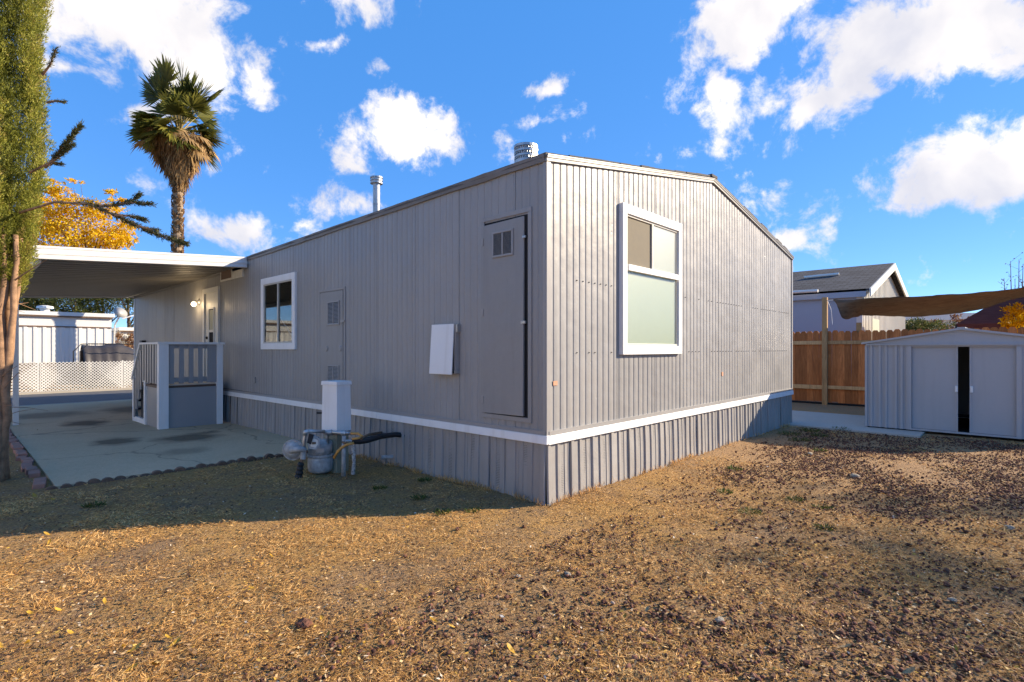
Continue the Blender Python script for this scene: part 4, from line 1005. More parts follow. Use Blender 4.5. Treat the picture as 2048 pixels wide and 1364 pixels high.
# far white mobile home on the right, seen under the sail
fw = thing('white_building', tuple(at(1890, 697, 34)), 'long white flat-roofed building seen beneath the brown shade cloth', 'building')
c = at(1800, 697, 33); c2 = at(2060, 697, 33)
dv = (c2 - c); nv = Vector((dv.y, -dv.x, 0)).normalized()
def wallseg(name, a, b, z0, z1, th, m):
    p = [a, b, b - nv * th, a - nv * th]
    return obj(name, MB().prism([(q.x, q.y, z0) for q in p], (0, 0, z1 - z0)), m, fw)
nv = -nv if nv.dot(c - Vector(CAM)) > 0 else nv
wallseg('wall', c, c2, -.1, 3.15, 5, 'nbwhite'); wallseg('roof', c + nv * .2 - dv.normalized() * .2, c2 + nv * .2, 3.15, 3.6, 5.4, 'offwhite')

# ------------------------------------------------------------------ across the street
def tz(y): return zg(0, y)
lf = thing('lattice_fence', (-4, 21.9, tz(21.9)), 'low white diagonal lattice fence along the far side of the street', 'fence')
def lattice(w, h, step=.085, sw=.038):
    mb = MB()
    for s in (1, -1):
        k = -h
        while k < w:
            # slat from (k,0) to (k+h,h), clipped to the panel
            a, b = max(k, 0), min(k + h, w)
            if b - a > .03:
                za, zb = a - k, b - k
                if s == -1: za, zb = h - za, h - zb
                d = sw * .7; y0 = 0 if s == 1 else .009
                mb.hexa([(a, y0, max(0, za - d)), (b, y0, max(0, zb - d)), (b, y0 + .008, max(0, zb - d)), (a, y0 + .008, max(0, za - d)),
                         (a, y0, min(h, za + d)), (b, y0, min(h, zb + d)), (b, y0 + .008, min(h, zb + d)), (a, y0 + .008, min(h, za + d))])
            k += step * 1.414
    return mb.mesh('lattice_panel', M['nbwhite'])
lm = lattice(2.4, 1.08, .075)
x = -16
while x < 4:
    o = bpy.data.objects.new('lattice_panel', lm); link(o, lf); o.location = (x, 21.92, tz(21.92) + .03); o['kind'] = 'stuff'; o.rotation_euler = (0, rw.uniform(-.006, .006), 0)
    obj('post', B(x - .05, x - .01, 21.94, 21.98, tz(22) - .1, tz(22) + 1.12), 'nbwhite', lf)
    x += 2.42
def trailer(name, x0, x1, y0, y1, h, label, step=.3):
    t = thing(name, ((x0 + x1) / 2, (y0 + y1) / 2, tz(y0)), label, 'mobile home', None)
    z0 = tz(y0) - .1
    wl = obj('wall', B(x0, x1, y0, y1, z0, h), 'nbwhite', t)
    x = x0 + .1; k = 0
    while x < x1 and k < 60:
        obj('siding_rib', MB().hexa([(x, y0, z0), (x + step * .5, y0, z0), (x + step * .4, y0 - .03, z0), (x + step * .1, y0 - .03, z0), (x, y0, h - .5), (x + step * .5, y0, h - .5), (x + step * .4, y0 - .03, h - .5), (x + step * .1, y0 - .03, h - .5)]), 'nbwhite', wl); x += step; k += 1
    obj('trim_strip', B(x0, x1, y0 - .04, y0, h - .5, h - .45), 'nbtrim', t)
    obj('skirting', B(x0, x1, y0 - .045, y0 - .0301, z0, .8), 'bark', t)  # dark strip standing in for the shade behind the lattice holes
    obj('eave_strip', B(x0 - .05, x1 + .05, y0 - .12, y0, h - .06, h), 'nbtrim', t)
    obj('roof', B(x0 - .1, x1 + .1, y0 - .14, y1 + .1, h, h + .16), 'nbwhite', t)
    return t
def yplane(px, py, y):
    r = ray(px, py); t = (y - CAM[1]) / r.y; return Vector(CAM) + r * t
xr = yplane(223, 660, 27).x
wt = trailer('white_trailer', xr - 16, xr, 27, 31, 2.82, 'white ribbed metal trailer home across the street behind the lattice fence')
wl_ = yplane(30, 650, 27).x
obj('window', B(wl_ - .8, yplane(36, 650, 27).x, 26.93, 26.96, 1.05, 2.1), 'interior', wt)
frame_x = yplane(36, 650, 27).x
obj('window_frame', B(frame_x, frame_x + .08, 26.92, 26.965, .98, 2.18), 'nbwhite', wt)
obj('roof_vent', MB().lathe((xr - 2.2, 28.0, 2.9), [(.16, 0), (.16, .25), (.3, .27), (.28, .36), (.1, .4)], n=14), 'nbwhite', wt)
wt2 = trailer('white_trailer', xr + .8, xr + 8, 29.5, 33, 2.3, 'lower white trailer half hidden by the satellite dish and tarp', .4)
ds = thing('satellite_dish', tuple(yplane(240, 697, 27.6)), 'grey satellite dish on a bent arm above the white trailer', 'satellite dish')
dc = yplane(241, 625, 27.8)
obj('dish', MB().lathe(dc, [(.30, 0), (.26, .035), (.17, .07), (.012, .1), (.012, .09), (.17, .058), (.25, .025)], (-.25, .75, -.5), 24), 'dish', ds, smooth=True)
obj('feed_arm', MB().tube([tuple(dc + Vector((.05, -.15, -.3))), tuple(dc + Vector((.9, -.2, .05)))], .03, 6), 'nbwhite', ds)
obj('mast', MB().tube([tuple(dc + Vector((0, .08, -.1))), tuple(dc + Vector((-.2, .1, -.6))), (dc.x - .3, dc.y + .1, tz(27))], .035, 8), 'galv', ds)
# tarp-covered frame
ta = yplane(160, 700, 23.2); tb = yplane(268, 700, 23.2)
tp = thing('tarp_shelter', ((ta.x + tb.x) / 2, 23.6, tz(23)), 'dark tarp draped over a metal frame behind the lattice fence', 'tarp')
mb = MB(); nx, ny = 26, 8; rw = random.Random(4)
for i in range(nx + 1):
    f = i / nx; x = ta.x + .15 + (tb.x + .6 - ta.x) * f
    hh = 1.73 if f < .55 else 1.73 - (f - .55) * .9
    for j in range(ny + 1):
        q = j / ny; ang = q * 2 - 1
        z = tz(23) + hh * (1 - .75 * abs(ang) ** 1.6) - .05 * math.sin(f * 9) * (1 - abs(ang)) + .05 * mn.noise((f * 9, q * 5, 0))
        if j in (0, ny): z = tz(23) + .1
        mb.v.append((x, 23.2 + q * 1.6 + .06 * mn.noise((f * 14, q * 3, 9)), z))
for i in range(nx):
    for j in range(ny):
        a = i * (ny + 1) + j; mb.f.append((a, a + ny + 1, a + ny + 2, a + 1))
tpo = obj('tarp', mb, 'tarp', tp, smooth=True); s_ = tpo.modifiers.new('solid', 'SOLIDIFY'); s_.thickness = .01
zt1 = tz(23) + 1.76
obj('frame', MB().tube([(ta.x, 23.2, tz(23)), (ta.x, 23.2, zt1 - .3), (ta.x + .25, 23.2, zt1), (ta.x + 2.6, 23.2, zt1)], .02, 6), 'black', tp)
obj('frame', MB().tube([(ta.x, 24.8, tz(23)), (ta.x, 24.8, zt1 - .3), (ta.x + .25, 24.8, zt1), (ta.x + 2.6, 24.8, zt1)], .02, 6), 'black', tp)

# ------------------------------------------------------------------ vegetation
def crown_pts(clumps, n, shell=.35):
    """points in lumpy ellipsoids: (centre, radii, weight)"""
    w = np.array([c[2] for c in clumps], float); w /= w.sum(); P, D = [], []
    for (c, r, _), k in zip(clumps, (w * n).astype(int)):
        nb = max(6, k // 60); d = unit(rng.normal(size=(nb, 3))); rad = rng.random(nb) ** shell
        cc = d * rad[:, None]; idx = rng.integers(0, nb, k)
        p = cc[idx] + rng.normal(size=(k, 3)) * .13
        P.append(np.array(c) + p * np.array(r)); D.append(unit(p + rng.normal(size=(k, 3)) * .6))
    return np.concatenate(P), np.concatenate(D)
def tree(name, label, base, height, clumps, n, L, W, m, bark='bark', tr=.15, group=None, droop=0, limbs=6):
    t = thing(name, tuple(base), label, 'tree', group)
    b = Vector(base); top = Vector(clumps[0][0])
    mb = MB().tube([b - Vector((0, 0, .2)), b.lerp(top, .5) + Vector((.1, 0, 0)), top], [tr, tr * .75, tr * .35], 10)
    tk = obj('trunk', mb, bark, t)
    lb = MB(); rr = random.Random(sum(map(ord, label)))
    for k in range(limbs):
        c = clumps[k % len(clumps)]; e = Vector(c[0]) + Vector([rr.uniform(-.7, .7) * q for q in c[1]]); s = b.lerp(top, rr.uniform(.45, .8))
        lb.tube([s, s.lerp(e, .5) + Vector((0, 0, .15)), e], [tr * .4, tr * .25, tr * .08], 6)
    obj('limbs', lb, bark, tk, kind='stuff')
    P, D = crown_pts(clumps, n); D[:, 2] -= droop
    meshobj('crown', leaves('crown', P, D, rng.uniform(.6, 1.2, len(P)) * L, W, m), t)
    return t
# ---- the cypress at the left
cyb = at(0, 960, 5.66); cyx, cyy = cyb.x - .03, cyb.y
cy = thing('cypress_tree', (cyx, cyy, zg(0, cyy)), 'tall narrow cypress with bare reddish stems beside the driveway', 'tree')
zmax = 8.6
RT = Vector((.687, -.7265, 0)); FWD_ = Vector((.7265, .687, 0))
cyx, cyy = cyx - .06 * RT.x, cyy - .06 * RT.y
# crown: flame-shaped sprays at uneven depths, gathered in upright ridges; cleft shade is put into the leaf tone
ncl = 3200; zc = np.concatenate([rng.uniform(1.95, 5.5, ncl), rng.uniform(5.5, zmax - .2, 350)]); ncl = len(zc)
thc = rng.uniform(0, 6.283, ncl)
ridge = np.array([math.sin(6 * t + 3 * mn.noise((.3, t, z * .45))) for t, z in zip(thc, zc)])
env = np.where(zc < 3.1, .22 + .20 * np.clip((zc - 1.9) / 1.2, 0, 1), .42) * np.clip((zmax - zc) / 2.6, .04, 1) ** .6
rc = env * (.80 + .17 * ridge + .10 * rng.normal(size=ncl)); rc = np.maximum(rc, .03)
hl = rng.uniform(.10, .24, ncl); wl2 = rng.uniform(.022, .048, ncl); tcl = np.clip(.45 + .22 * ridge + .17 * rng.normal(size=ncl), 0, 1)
K = 85
f = rng.random((ncl, K)); a = rng.uniform(0, 6.283, (ncl, K)); rr1 = wl2[:, None] * np.sin(np.pi * np.clip(f * .85 + .1, 0, 1)) ** .8 * rng.random((ncl, K)) ** .4
lean = rng.uniform(.05, .45, ncl)[:, None]
rad1 = rc[:, None] + lean * hl[:, None] * f
P = np.stack([cyx + np.cos(thc)[:, None] * rad1 + rr1 * np.cos(a), cyy + np.sin(thc)[:, None] * rad1 + rr1 * np.sin(a), zc[:, None] + hl[:, None] * f], 2).reshape(-1, 3)
D = np.stack([np.cos(a) * .8 + np.cos(thc)[:, None] * .3, np.sin(a) * .8 + np.sin(thc)[:, None] * .3, np.full_like(a, 1.1)], 2).reshape(-1, 3) + rng.normal(size=(len(P), 3)) * .35
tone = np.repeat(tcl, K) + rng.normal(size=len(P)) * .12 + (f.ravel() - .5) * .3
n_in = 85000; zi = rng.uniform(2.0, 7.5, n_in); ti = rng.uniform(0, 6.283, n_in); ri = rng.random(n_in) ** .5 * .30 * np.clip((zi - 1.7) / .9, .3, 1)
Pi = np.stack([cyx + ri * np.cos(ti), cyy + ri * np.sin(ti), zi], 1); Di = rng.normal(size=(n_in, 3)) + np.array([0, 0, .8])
P = np.concatenate([P, Pi]); D = np.concatenate([D, Di]); tone = np.concatenate([tone, rng.uniform(.0, .35, n_in)])  # inner leaves toned darker to stand for shade inside the crown
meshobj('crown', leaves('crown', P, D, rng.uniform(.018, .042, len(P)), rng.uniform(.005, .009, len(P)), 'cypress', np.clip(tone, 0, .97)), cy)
RT = Vector((.687, -.7265, 0)); FWD_ = Vector((.7265, .687, 0))
stems = [(-.02, .02, -.05, .10, .066), (.06, -.05, .20, -.06, .06), (-.10, .06, .02, .02, .06), (.03, .08, .10, .10, .05), (-.13, -.02, -.16, .0, .06), (.09, .0, .29, -.02, .042), (.0, -.06, .13, -.08, .048), (-.05, -.1, .05, -.16, .04), (.02, -.03, .24, .06, .034), (-.16, .04, -.24, .05, .05)]
rw = random.Random(12)
for (a0, a1, b0, b1, r) in stems:
    pts, rs = [], []
    for k in range(11):
        f = k / 10; z = -.15 + f * (3.9 if b0 < .15 else 2.75); e = min(1, max(0, (z - .1) / 2.0)) ** .8
        p = Vector((cyx, cyy, z)) + RT * (a0 + (b0 - a0) * e + rw.uniform(-.022, .022)) + FWD_ * (a1 + (b1 - a1) * e + rw.uniform(-.022, .022))
        pts.append(p); rs.append(r * (1.5 if k == 0 else 1.12 - .55 * f) * rw.uniform(.88, 1.12))
    obj('stem', MB().tube(pts, rs, 9), 'trunk', cy, smooth=True)
# inner dead twigs and the branches that stick out
tw = MB()
for k in range(46):
    z = rw.uniform(.5, 2.7); th = rw.uniform(0, 6.28); l = rw.uniform(.15, .4)
    p = Vector((cyx + .1 * math.cos(th), cyy + .1 * math.sin(th), z)); d = Vector((math.cos(th), math.sin(th), rw.uniform(-.3, .9)))
    tw.tube([p, p + d * l * .5, p + d * l + Vector((0, 0, -.03))], [.006, .004, .002], 4)
obj('twigs', tw, 'trunk', cy, kind='stuff')
def sprig(pts, n, spread, L, bent=.6):
    pts = [Vector(p) for p in pts]; br = obj('branch', MB().tube(pts, [.014 * (1 - .75 * i / (len(pts) - 1)) for i in range(len(pts))], 6), 'trunk', cy)
    P, D = [], []
    for k in range(n):
        f = rng.random() ** .7; s = f * (len(pts) - 1); i = min(int(s), len(pts) - 2); p = pts[i].lerp(pts[i + 1], s - i); t = (pts[i + 1] - pts[i]).normalized()
        if f < .38 and rng.random() < .8: continue
        side = Vector(rng.normal(size=3)).normalized(); side = (side - t * side.dot(t)).normalized(); d = (t + side * bent).normalized(); ll = spread * (1.15 - .7 * abs(f - .7)) * rng.random()
        for q in range(7):
            P.append(p + d * ll * q / 7 + Vector(rng.normal(size=3)) * .006); D.append(d + Vector(rng.normal(size=3)) * .45)
    meshobj('foliage', leaves('foliage', np.array(P), np.array(D), rng.uniform(.6, 1.3, len(P)) * L, .0065, 'cypressdk'), cy)
sprig([P3(40, 425, 5.6), P3(110, 404, 5.4), P3(180, 408, 5.3), P3(250, 440, 5.25), P3(320, 472, 5.25), P3(372, 487, 5.25)], 420, .05, .04, .5)
sprig([P3(150, 406, 5.35), P3(215, 412, 5.3), P3(260, 405, 5.3), P3(303, 408, 5.3)], 170, .05, .035, .45)
sprig([P3(200, 412, 5.3), P3(240, 410, 5.32), P3(268, 398, 5.33), P3(278, 390, 5.33)], 120, .045, .03, .4)
sprig([P3(230, 430, 5.25), P3(262, 432, 5.2), P3(290, 440, 5.2)], 110, .045, .03, .4)
sprig([P3(275, 452, 5.25), P3(300, 458, 5.2), P3(318, 462, 5.2)], 40, .04, .03, .4)
sprig([P3(60, 345, 5.6), P3(100, 325, 5.5), P3(130, 290, 5.45), P3(160, 252, 5.45)], 260, .06, .04, .45)
sprig([P3(95, 330, 5.5), P3(120, 312, 5.48), P3(142, 290, 5.46)], 140, .05, .035, .4)
sprig([P3(90, 335, 5.6), P3(105, 326, 5.6), P3(122, 328, 5.6)], 50, .04, .03)
sprig([P3(95, 205, 5.6), P3(112, 202, 5.55), P3(132, 204, 5.5)], 40, .03, .025)
sprig([P3(85, 150, 5.6), P3(100, 130, 5.55), P3(112, 98, 5.5)], 60, .03, .03)
obj('branch', MB().tube([P3(30, 560, 5.5), P3(60, 540, 5.4), P3(92, 520, 5.3)], [.009, .006, .003], 5), 'trunk', cy)

# ---- palm
pd = 24.; pc = at(358, 262, pd); pb = at(351, 697, pd)
palm = thing('fan_palm', (pb.x, pb.y, tz(24)), 'tall fan palm with a shaggy skirt of dead fronds behind the carport', 'palm tree')
pts, rs = [], []; N = 110
for k in range(N + 1):
    f = k / N; p = Vector((pb.x, pb.y, tz(24) - .2)).lerp(Vector(pc), f); pts.append(p); rs.append((.215 - .02 * f + (.05 * (1 - f) ** 6)) * (1.07 if k % 2 else .94))
obj('trunk', MB().tube(pts, rs, 14), M['bark'] if False else paint('palm_trunk', (.30, .215, .14), .9, .5, 9, (.10, .07, .05), bumpy=1), palm)
mb = MB(); rw = random.Random(8)
for k in range(420):                                    # leaf-base boots, criss-crossed
    f = rw.uniform(.42, .82); p = Vector((pb.x, pb.y, tz(24))).lerp(Vector(pc), f); th = k * 2.39996; r = .215
    o_ = Vector((math.cos(th), math.sin(th), 0)); s_ = Vector((-o_.y, o_.x, 0)); sg = 1 if k % 2 else -1
    a = p + o_ * r; mb.hexa([a - s_ * .05 + o_ * 0, a + s_ * .05, a + s_ * .05 + o_ * .025, a - s_ * .05 + o_ * .02] + [q + Vector((0, 0, .13)) + s_ * .07 * sg + o_ * .03 for q in (a - s_ * .02, a + s_ * .02, a + s_ * .02 + o_ * .015, a - s_ * .02 + o_ * .015)])
obj('boots', mb, 'palmdead', palm, kind='stuff')
FV, FF, FR = [], [], []
def fan(hub, fwd, up, rad, nl, span, droop, tone, dst):
    """one fan leaf: nl folded leaflets around hub"""
    fwd = Vector(fwd).normalized(); side = fwd.cross(Vector(up)); side = side.normalized() if side.length > .01 else fwd.orthogonal().normalized(); upn = side.cross(fwd)
    for k in range(nl):
        a = (k / (nl - 1) - .5) * span; d = fwd * math.cos(a) + side * math.sin(a) + upn * rng.normal() * .05
        r = rad * (1 - .22 * abs(a) / (span / 2)) * rng.uniform(.85, 1.1); w = rad * span / nl * .95
        s2 = (side * math.cos(a) - fwd * math.sin(a)); fold = upn * w * .25
        m1 = hub + d * r * .6 + Vector((0, 0, -droop * r * .12)); tip = hub + d * r + Vector((0, 0, -droop * r * rng.uniform(.25, .6))) + upn * rng.normal() * .03
        v = [hub, m1 - s2 * w * .55 + fold, m1 + s2 * w * .55 - fold, tip]
        o_ = len(dst[0]); dst[0].extend([tuple(q) for q in v]); dst[1].append((o_, o_ + 1, o_ + 3, o_ + 2)); dst[2].append(min(1, max(0, tone + rng.normal() * .18)))
live = [[], [], []]; dead = [[], [], []]; pet = MB()
vd = (pc - Vector(CAM)); vd.z = 0; vd.normalize(); rt = Vector((vd.y, -vd.x, 0))
def frond(az, el, pl, rad, tone, dst, droop=.4, span=3.6):
    d = Vector((math.cos(az) * math.cos(el), math.sin(az) * math.cos(el), math.sin(el)))
    b0 = pc + Vector((0, 0, rng.uniform(-.25, .15))); hub = b0 + d * pl + Vector((0, 0, -.06 * pl * (1 - abs(math.sin(el)))))
    pet.tube([b0, b0.lerp(hub, .55) + Vector((0, 0, .03)), hub], [.04, .025, .015], 5, False)
    nrm = Vector((0, 0, 1)) if abs(el) < 1.2 else Vector((math.cos(az), math.sin(az), 0))
    twist = rng.normal() * .5; nrm = nrm + rt * twist + vd * rng.normal() * .4
    fan(hub - d * .05, d + Vector((0, 0, -.15 if el < .4 else 0)), nrm, rad, 36, span, droop, tone, dst)
azr = math.atan2(rt.y, rt.x)
for (s, el, pl) in ((-.45, 1.12, 1.75), (-.6, .98, 1.45), (-.35, 1.28, 1.6), (-.3, 1.2, 1.9), (.1, 1.48, 1.9), (.15, 1.36, 1.75), (.3, 1.24, 1.85), (.2, 1.1, 1.55), (.5, 1.0, 1.7), (.6, .85, 1.7), (.75, .8, 1.45), (.2, 1.42, 1.5), (.4, 1.15, 1.4)):
    az = azr + (0 if s > 0 else math.pi) + rng.normal() * .4; frond(az, min(1.5, el + .1), pl * 1.06, 1.25, .35, live, .18, 2.9)
for k in range(20):
    side = k % 2; az = azr + (0 if side else math.pi) + rng.normal() * .7; frond(az, rng.uniform(-.6, .5), rng.uniform(.8, 1.25), rng.uniform(.85, 1.1), rng.uniform(.25, .6), live, .45)
for k in range(9):
    az = rng.uniform(0, 6.28); frond(az, rng.uniform(.45, 1.05), rng.uniform(.9, 1.3), 1.0, rng.uniform(.35, .8), live, .35, 3.0)
for k in range(4):
    az = math.atan2(-vd.y, -vd.x) + rng.normal() * .8; frond(az, rng.uniform(-.6, .3), 1.1, .9, .75, live, .6)
for k in range(16):
    az = rng.uniform(0, 6.28); frond(az, rng.uniform(-.7, -.1), rng.uniform(.8, 1.25), .75, .75, dead, 1.1, 3.0)
for k in range(230):                                    # the hanging skirt
    az = rng.uniform(0, 6.28); f = rng.random(); z0 = pc.z - .1 - 1.75 * f; r0 = .26 + .92 * (1 - f) ** 1.25 * rng.uniform(.5, 1)
    hub = Vector((pc.x + math.cos(az) * r0, pc.y + math.sin(az) * r0, z0)); d = Vector((math.cos(az) * (.12 - .25 * f) + rng.normal() * .09, math.sin(az) * (.12 - .25 * f) + rng.normal() * .09, -1))
    fan(hub, d, Vector((math.cos(az), math.sin(az), 0)), rng.uniform(.75, 1.15), 14, .75, .15, .45 + .2 * rng.normal(), dead)
meshobj('crown', npmesh('crown', np.array(live[0]), np.array(live[1]), 'palmleaf', np.array(live[2])), palm)
meshobj('dead_frond_skirt', npmesh('dead_frond_skirt', np.array(dead[0]), np.array(dead[1]), 'palmdead', np.array(dead[2])), palm)
obj('petioles', pet, 'petiole', palm, kind='stuff')

# ---- yellow tree, pines, far shrubs
d0 = 42.
def cp3(px, py, d=d0): return tuple(at(px, py, d))
yb = at(215, 697, d0)
tree('autumn_tree', 'golden yellow autumn tree rising above the carport roof', (yb.x, yb.y, tz(40)), 9,
     [(cp3(165, 460), (3.3, 2.8, 1.5), 4), (cp3(105, 448), (2.2, 2, 2.0), 3.4), (cp3(215, 462), (1.9, 1.8, 1.4), 2.4), (cp3(105, 402), (1.5, 1.4, 1.0), 1.5), (cp3(185, 412), (1.9, 1.4, .8), 1.6), (cp3(125, 380), (1.0, .9, .5), .35), (cp3(150, 505), (3.8, 3.4, 1.4), 3), (cp3(60, 430), (1.8, 1.6, 2.), 2), (cp3(245, 445), (1.0, .8, .5), .3), (cp3(150, 366), (.7, .6, .25), .12), (cp3(95, 368), (.8, .6, .3), .2), (cp3(225, 395), (.9, .7, .4), .3), (cp3(258, 478), (.7, .6, .5), .25)], 17000, .24, .10, 'yellow', tr=.14, droop=.3, limbs=14)
pines = [(50, 612, 36, 1.1, 'yellow green leafy tree at the trailer roof end beside the cypress'), (100, 602, 39, 1.35, 'dark rounded pine behind the middle of the white trailer roof'), (150, 598, 37, 1.4, 'broad olive pine with tufted crown above the trailer roof vent'), (205, 590, 41, 1.5, 'tall olive pine between the roof vent and the satellite dish'), (255, 588, 38, 1.5, 'green pine right behind the satellite dish'), (300, 592, 40, 1.4, 'pine half hidden by the far corner of the grey home')]
for i, (px, py, d, s, lb) in enumerate(pines):
    c = at(px, py, d); b = at(px, 697, d)
    cl = [((c.x, c.y, c.z - .1), (1.3 * s, 1.3 * s, .85 * s), 2)]
    for k in range(6): cl.append(((c.x + rng.normal() * 1.0 * s, c.y + rng.normal() * 1.0 * s, c.z + rng.uniform(-1.8, .8) * s), (.85 * s, .85 * s, .55 * s), 1))
    tree('pine_tree', lb, (b.x, b.y, tz(40)), 7, cl, 11000, .17, .05, 'pine' if i else 'shrub', tr=.16, group=None)
c = at(251, 682, 26.5)
tree('rust_shrub', 'small rust brown shrub behind the tarp by the trailer', (c.x, c.y, tz(26)), 2, [((c.x, c.y, c.z), (.45, .4, .5), 1), ((c.x + .3, c.y, c.z - .3), (.4, .4, .4), 1)], 1500, .09, .05, 'rustleaf', tr=.04, limbs=5)
c = at(1838, 651, 24)
tree('green_shrub', 'green bushy shrub behind the fence beside the cream gable house', (c.x, c.y, 0), 2, [((c.x, c.y, c.z - .3), (.9, .9, .6), 1), (tuple(at(1870, 656, 24)), (.7, .7, .4), 1), (tuple(at(1815, 655, 24)), (.5, .6, .5), 1)], 5000, .11, .045, 'shrub', tr=.06)
c = at(1895, 657, 27)
tree('dry_shrub', 'sparse brown shrub in front of the white building', (c.x, c.y, 0), 2, [((c.x, c.y, c.z), (1.3, 1.1, .5), 1), (tuple(at(1885, 645, 27)), (1.2, 1., .4), .4)], 900, .16, .06, 'rustleaf', tr=.05, limbs=9)
c = at(2040, 636, 13.5)
tree('autumn_tree', 'small yellow autumn tree beside the maroon canopy behind the fence', (c.x, c.y, 0), 4, [((c.x, c.y, c.z), (.36, .36, .3), 2), (tuple(at(2068, 634, 13.5)), (.5, .45, .42), 2), (tuple(at(2030, 650, 13.5)), (.3, .3, .2), 1)], 2600, .075, .035, 'yellow', tr=.035)
# bare tree above the sail
bt = at(2035, 697, 19); bare = thing('bare_tree', (bt.x, bt.y, 0), 'leafless young tree with upright twigs above the shade cloth', 'tree')
obj('trunk', MB().tube([(bt.x, bt.y, -.1), (bt.x + .05, bt.y, 1.6)], [.07, .05], 8), 'twig', bare)
rw = random.Random(21); LP, LD = [], []
for (px, py) in ((2021, 522), (2038, 519), (2046, 528), (2008, 556), (2055, 520), (2030, 560), (2070, 530)):
    e = at(px, py, 19); s = Vector((bt.x, bt.y, 1.5)); m_ = s.lerp(e, .5); m_.x += (e.x - s.x) * .35; m_.y += (e.y - s.y) * .35
    obj('branch', MB().tube([s, m_, e], [.035, .02, .007], 6), 'twig', bare)
    for k in range(12):
        f = rw.uniform(.1, 1); p = m_.lerp(e, f); l = rw.uniform(.1, .3); d = Vector((rw.gauss(0, .6), rw.gauss(0, .6), 1)); LP.append(p + d * l); LD.append(Vector((rw.gauss(0, 1), rw.gauss(0, 1), rw.gauss(0, 1))))
        if k % 2 == 0: obj('twig', MB().tube([p, p + d * l], [.006, .003], 4), 'twig', bare)
meshobj('last_leaves', leaves('last_leaves', np.array(LP), np.array(LD), .08, .04, 'twig'), bare)
# the tree that stands off to the right and dapples the near lawn
tree('shade_tree', 'tall leafy tree standing far off to the right of the lawn', (18.6, -15.9, 0), 12, [((18.6, -15.9, 10.0), (2.2, 2.2, 1.2), 3), ((17.4, -17.2, 9.2), (2.0, 2.0, 1.1), 2), ((20.0, -16.8, 10.4), (1.8, 1.8, 1.1), 1.5)], 2600, .17, .08, 'shrub', tr=.12, limbs=4)

# ------------------------------------------------------------------ ground cover
def vis_points(n, pxr, pyr, keep=None):
    """random spots on the yard, spread evenly in the view so that near ground gets finer cover"""
    px = rng.uniform(*pxr, n); py = rng.uniform(*pyr, n)
    d = F * CAM[2] / (py - HY); r = (px - CX) / F
    return np.stack([CAM[0] + (.687 * r + .7265) * d, CAM[1] + (-.7265 * r + .687) * d], 1)
def yard(p):
    x, y = p[:, 0], p[:, 1]
    ok = (y < 3.93) & (x < 6.82) & ~((x > -.03) & (y > -.03)) & (x < 7.4)
    ok |= (x < -3.12) & (y < 8)
    return ok & ~((x > 6.8) & (y > -1.97))
def yard2(p):   # also the strip right of the slab in front of the shed
    x, y = p[:, 0], p[:, 1]
    return yard(p) | ((x >= 6.82) & (x < 7.4) & (y < -1.97))
def zfield(p): return np.array([gz(a, b) for a, b in p])
def nfield(p, s, off): return np.array([mn.noise((a * s, b * s, off)) for a, b in p])
def lavadens(p):
    x, y = p[:, 0], p[:, 1]
    k = np.clip((x - .9) / 1.5, 0, 1) * np.clip((-.25 - y) / .5, 0, 1)
    k = np.maximum(k, .38 * np.clip((x + 3.2) / 1.8, 0, 1) * (y < -.6))
    return np.clip(k * (.62 + .9 * nfield(p, 1.1, 4)), 0, 1)
# straw
a1 = rng.uniform((-6.0, -4.2), (7.4, 4.0), (170000, 2)); a2 = vis_points(260000, (-60, 2110), (860, 1400))
a3 = np.concatenate([np.stack([-rng.uniform(.03, .09, 1500), rng.uniform(0, 3.9, 1500)], 1), np.stack([rng.uniform(0, 6.8, 1800), -rng.uniform(.03, .09, 1800)], 1)])
PT = np.concatenate([a1, a2, a3]); PT = PT[yard2(PT)]
cdir = PT - np.array(CAM[:2]); dist = np.linalg.norm(cdir, axis=1)
nf = nfield(PT, 1.3, 0); nf2 = nfield(PT, 5, 2)
shd = (PT[:, 1] > 1.2)                                   # thinner, earthier matting in the side yard
keep = rng.random(len(PT)) < np.clip(.50 + 1.4 * nf + 1.0 * nf2 - .22 * shd - .62 * np.clip((PT[:, 0] - 1.2) / 2, 0, 1), .08, 1)
PT = PT[keep]; nf = nf[keep]; nf2 = nf2[keep]; dist = dist[keep]; n = len(PT)
az = rng.uniform(0, 2 * math.pi, n); tuft = np.clip(nf2 * 1.6 + nf * .8, 0, 1)
el = np.abs(rng.normal(0, .16, n)) + tuft * rng.uniform(0, .75, n) ** 1.5
D = np.stack([np.cos(az) * np.cos(el), np.sin(az) * np.cos(el), np.sin(el)], 1)
P = np.concatenate([PT, (zfield(PT) + rng.uniform(.0, .014, n))[:, None]], 1)
edge = np.minimum(np.where(PT[:, 1] > 0, np.abs(PT[:, 0]), 9), np.where(PT[:, 0] > 0, np.abs(PT[:, 1]), 9)) < .09
el = np.where(edge, rng.uniform(.5, 1.4, n), el); D = np.stack([np.cos(az) * np.cos(el), np.sin(az) * np.cos(el), np.sin(el)], 1)
L = rng.uniform(.015, .05, n) * (1 + .5 * edge) * (1 + .6 * (rng.random(n) < .06)); W = rng.uniform(.0016, .0034, n) * np.clip(dist / 3.2, 1, 2.6)
tone = np.clip(.43 + .42 * nf + .25 * nf2 + .26 * rng.normal(size=n), 0, .96)
N_ = np.tile(np.array([[0, 0, 1.]]), (n, 1)) + rng.normal(size=(n, 3)) * .5
meshobj('dry_grass', leaves('dry_grass', P, D, L, W, 'straw', tone, N_), kind='stuff')
bpy.data.objects['dry_grass']['label'] = 'matted dry straw coloured grass covering the yard'; bpy.data.objects['dry_grass']['category'] = 'grass'
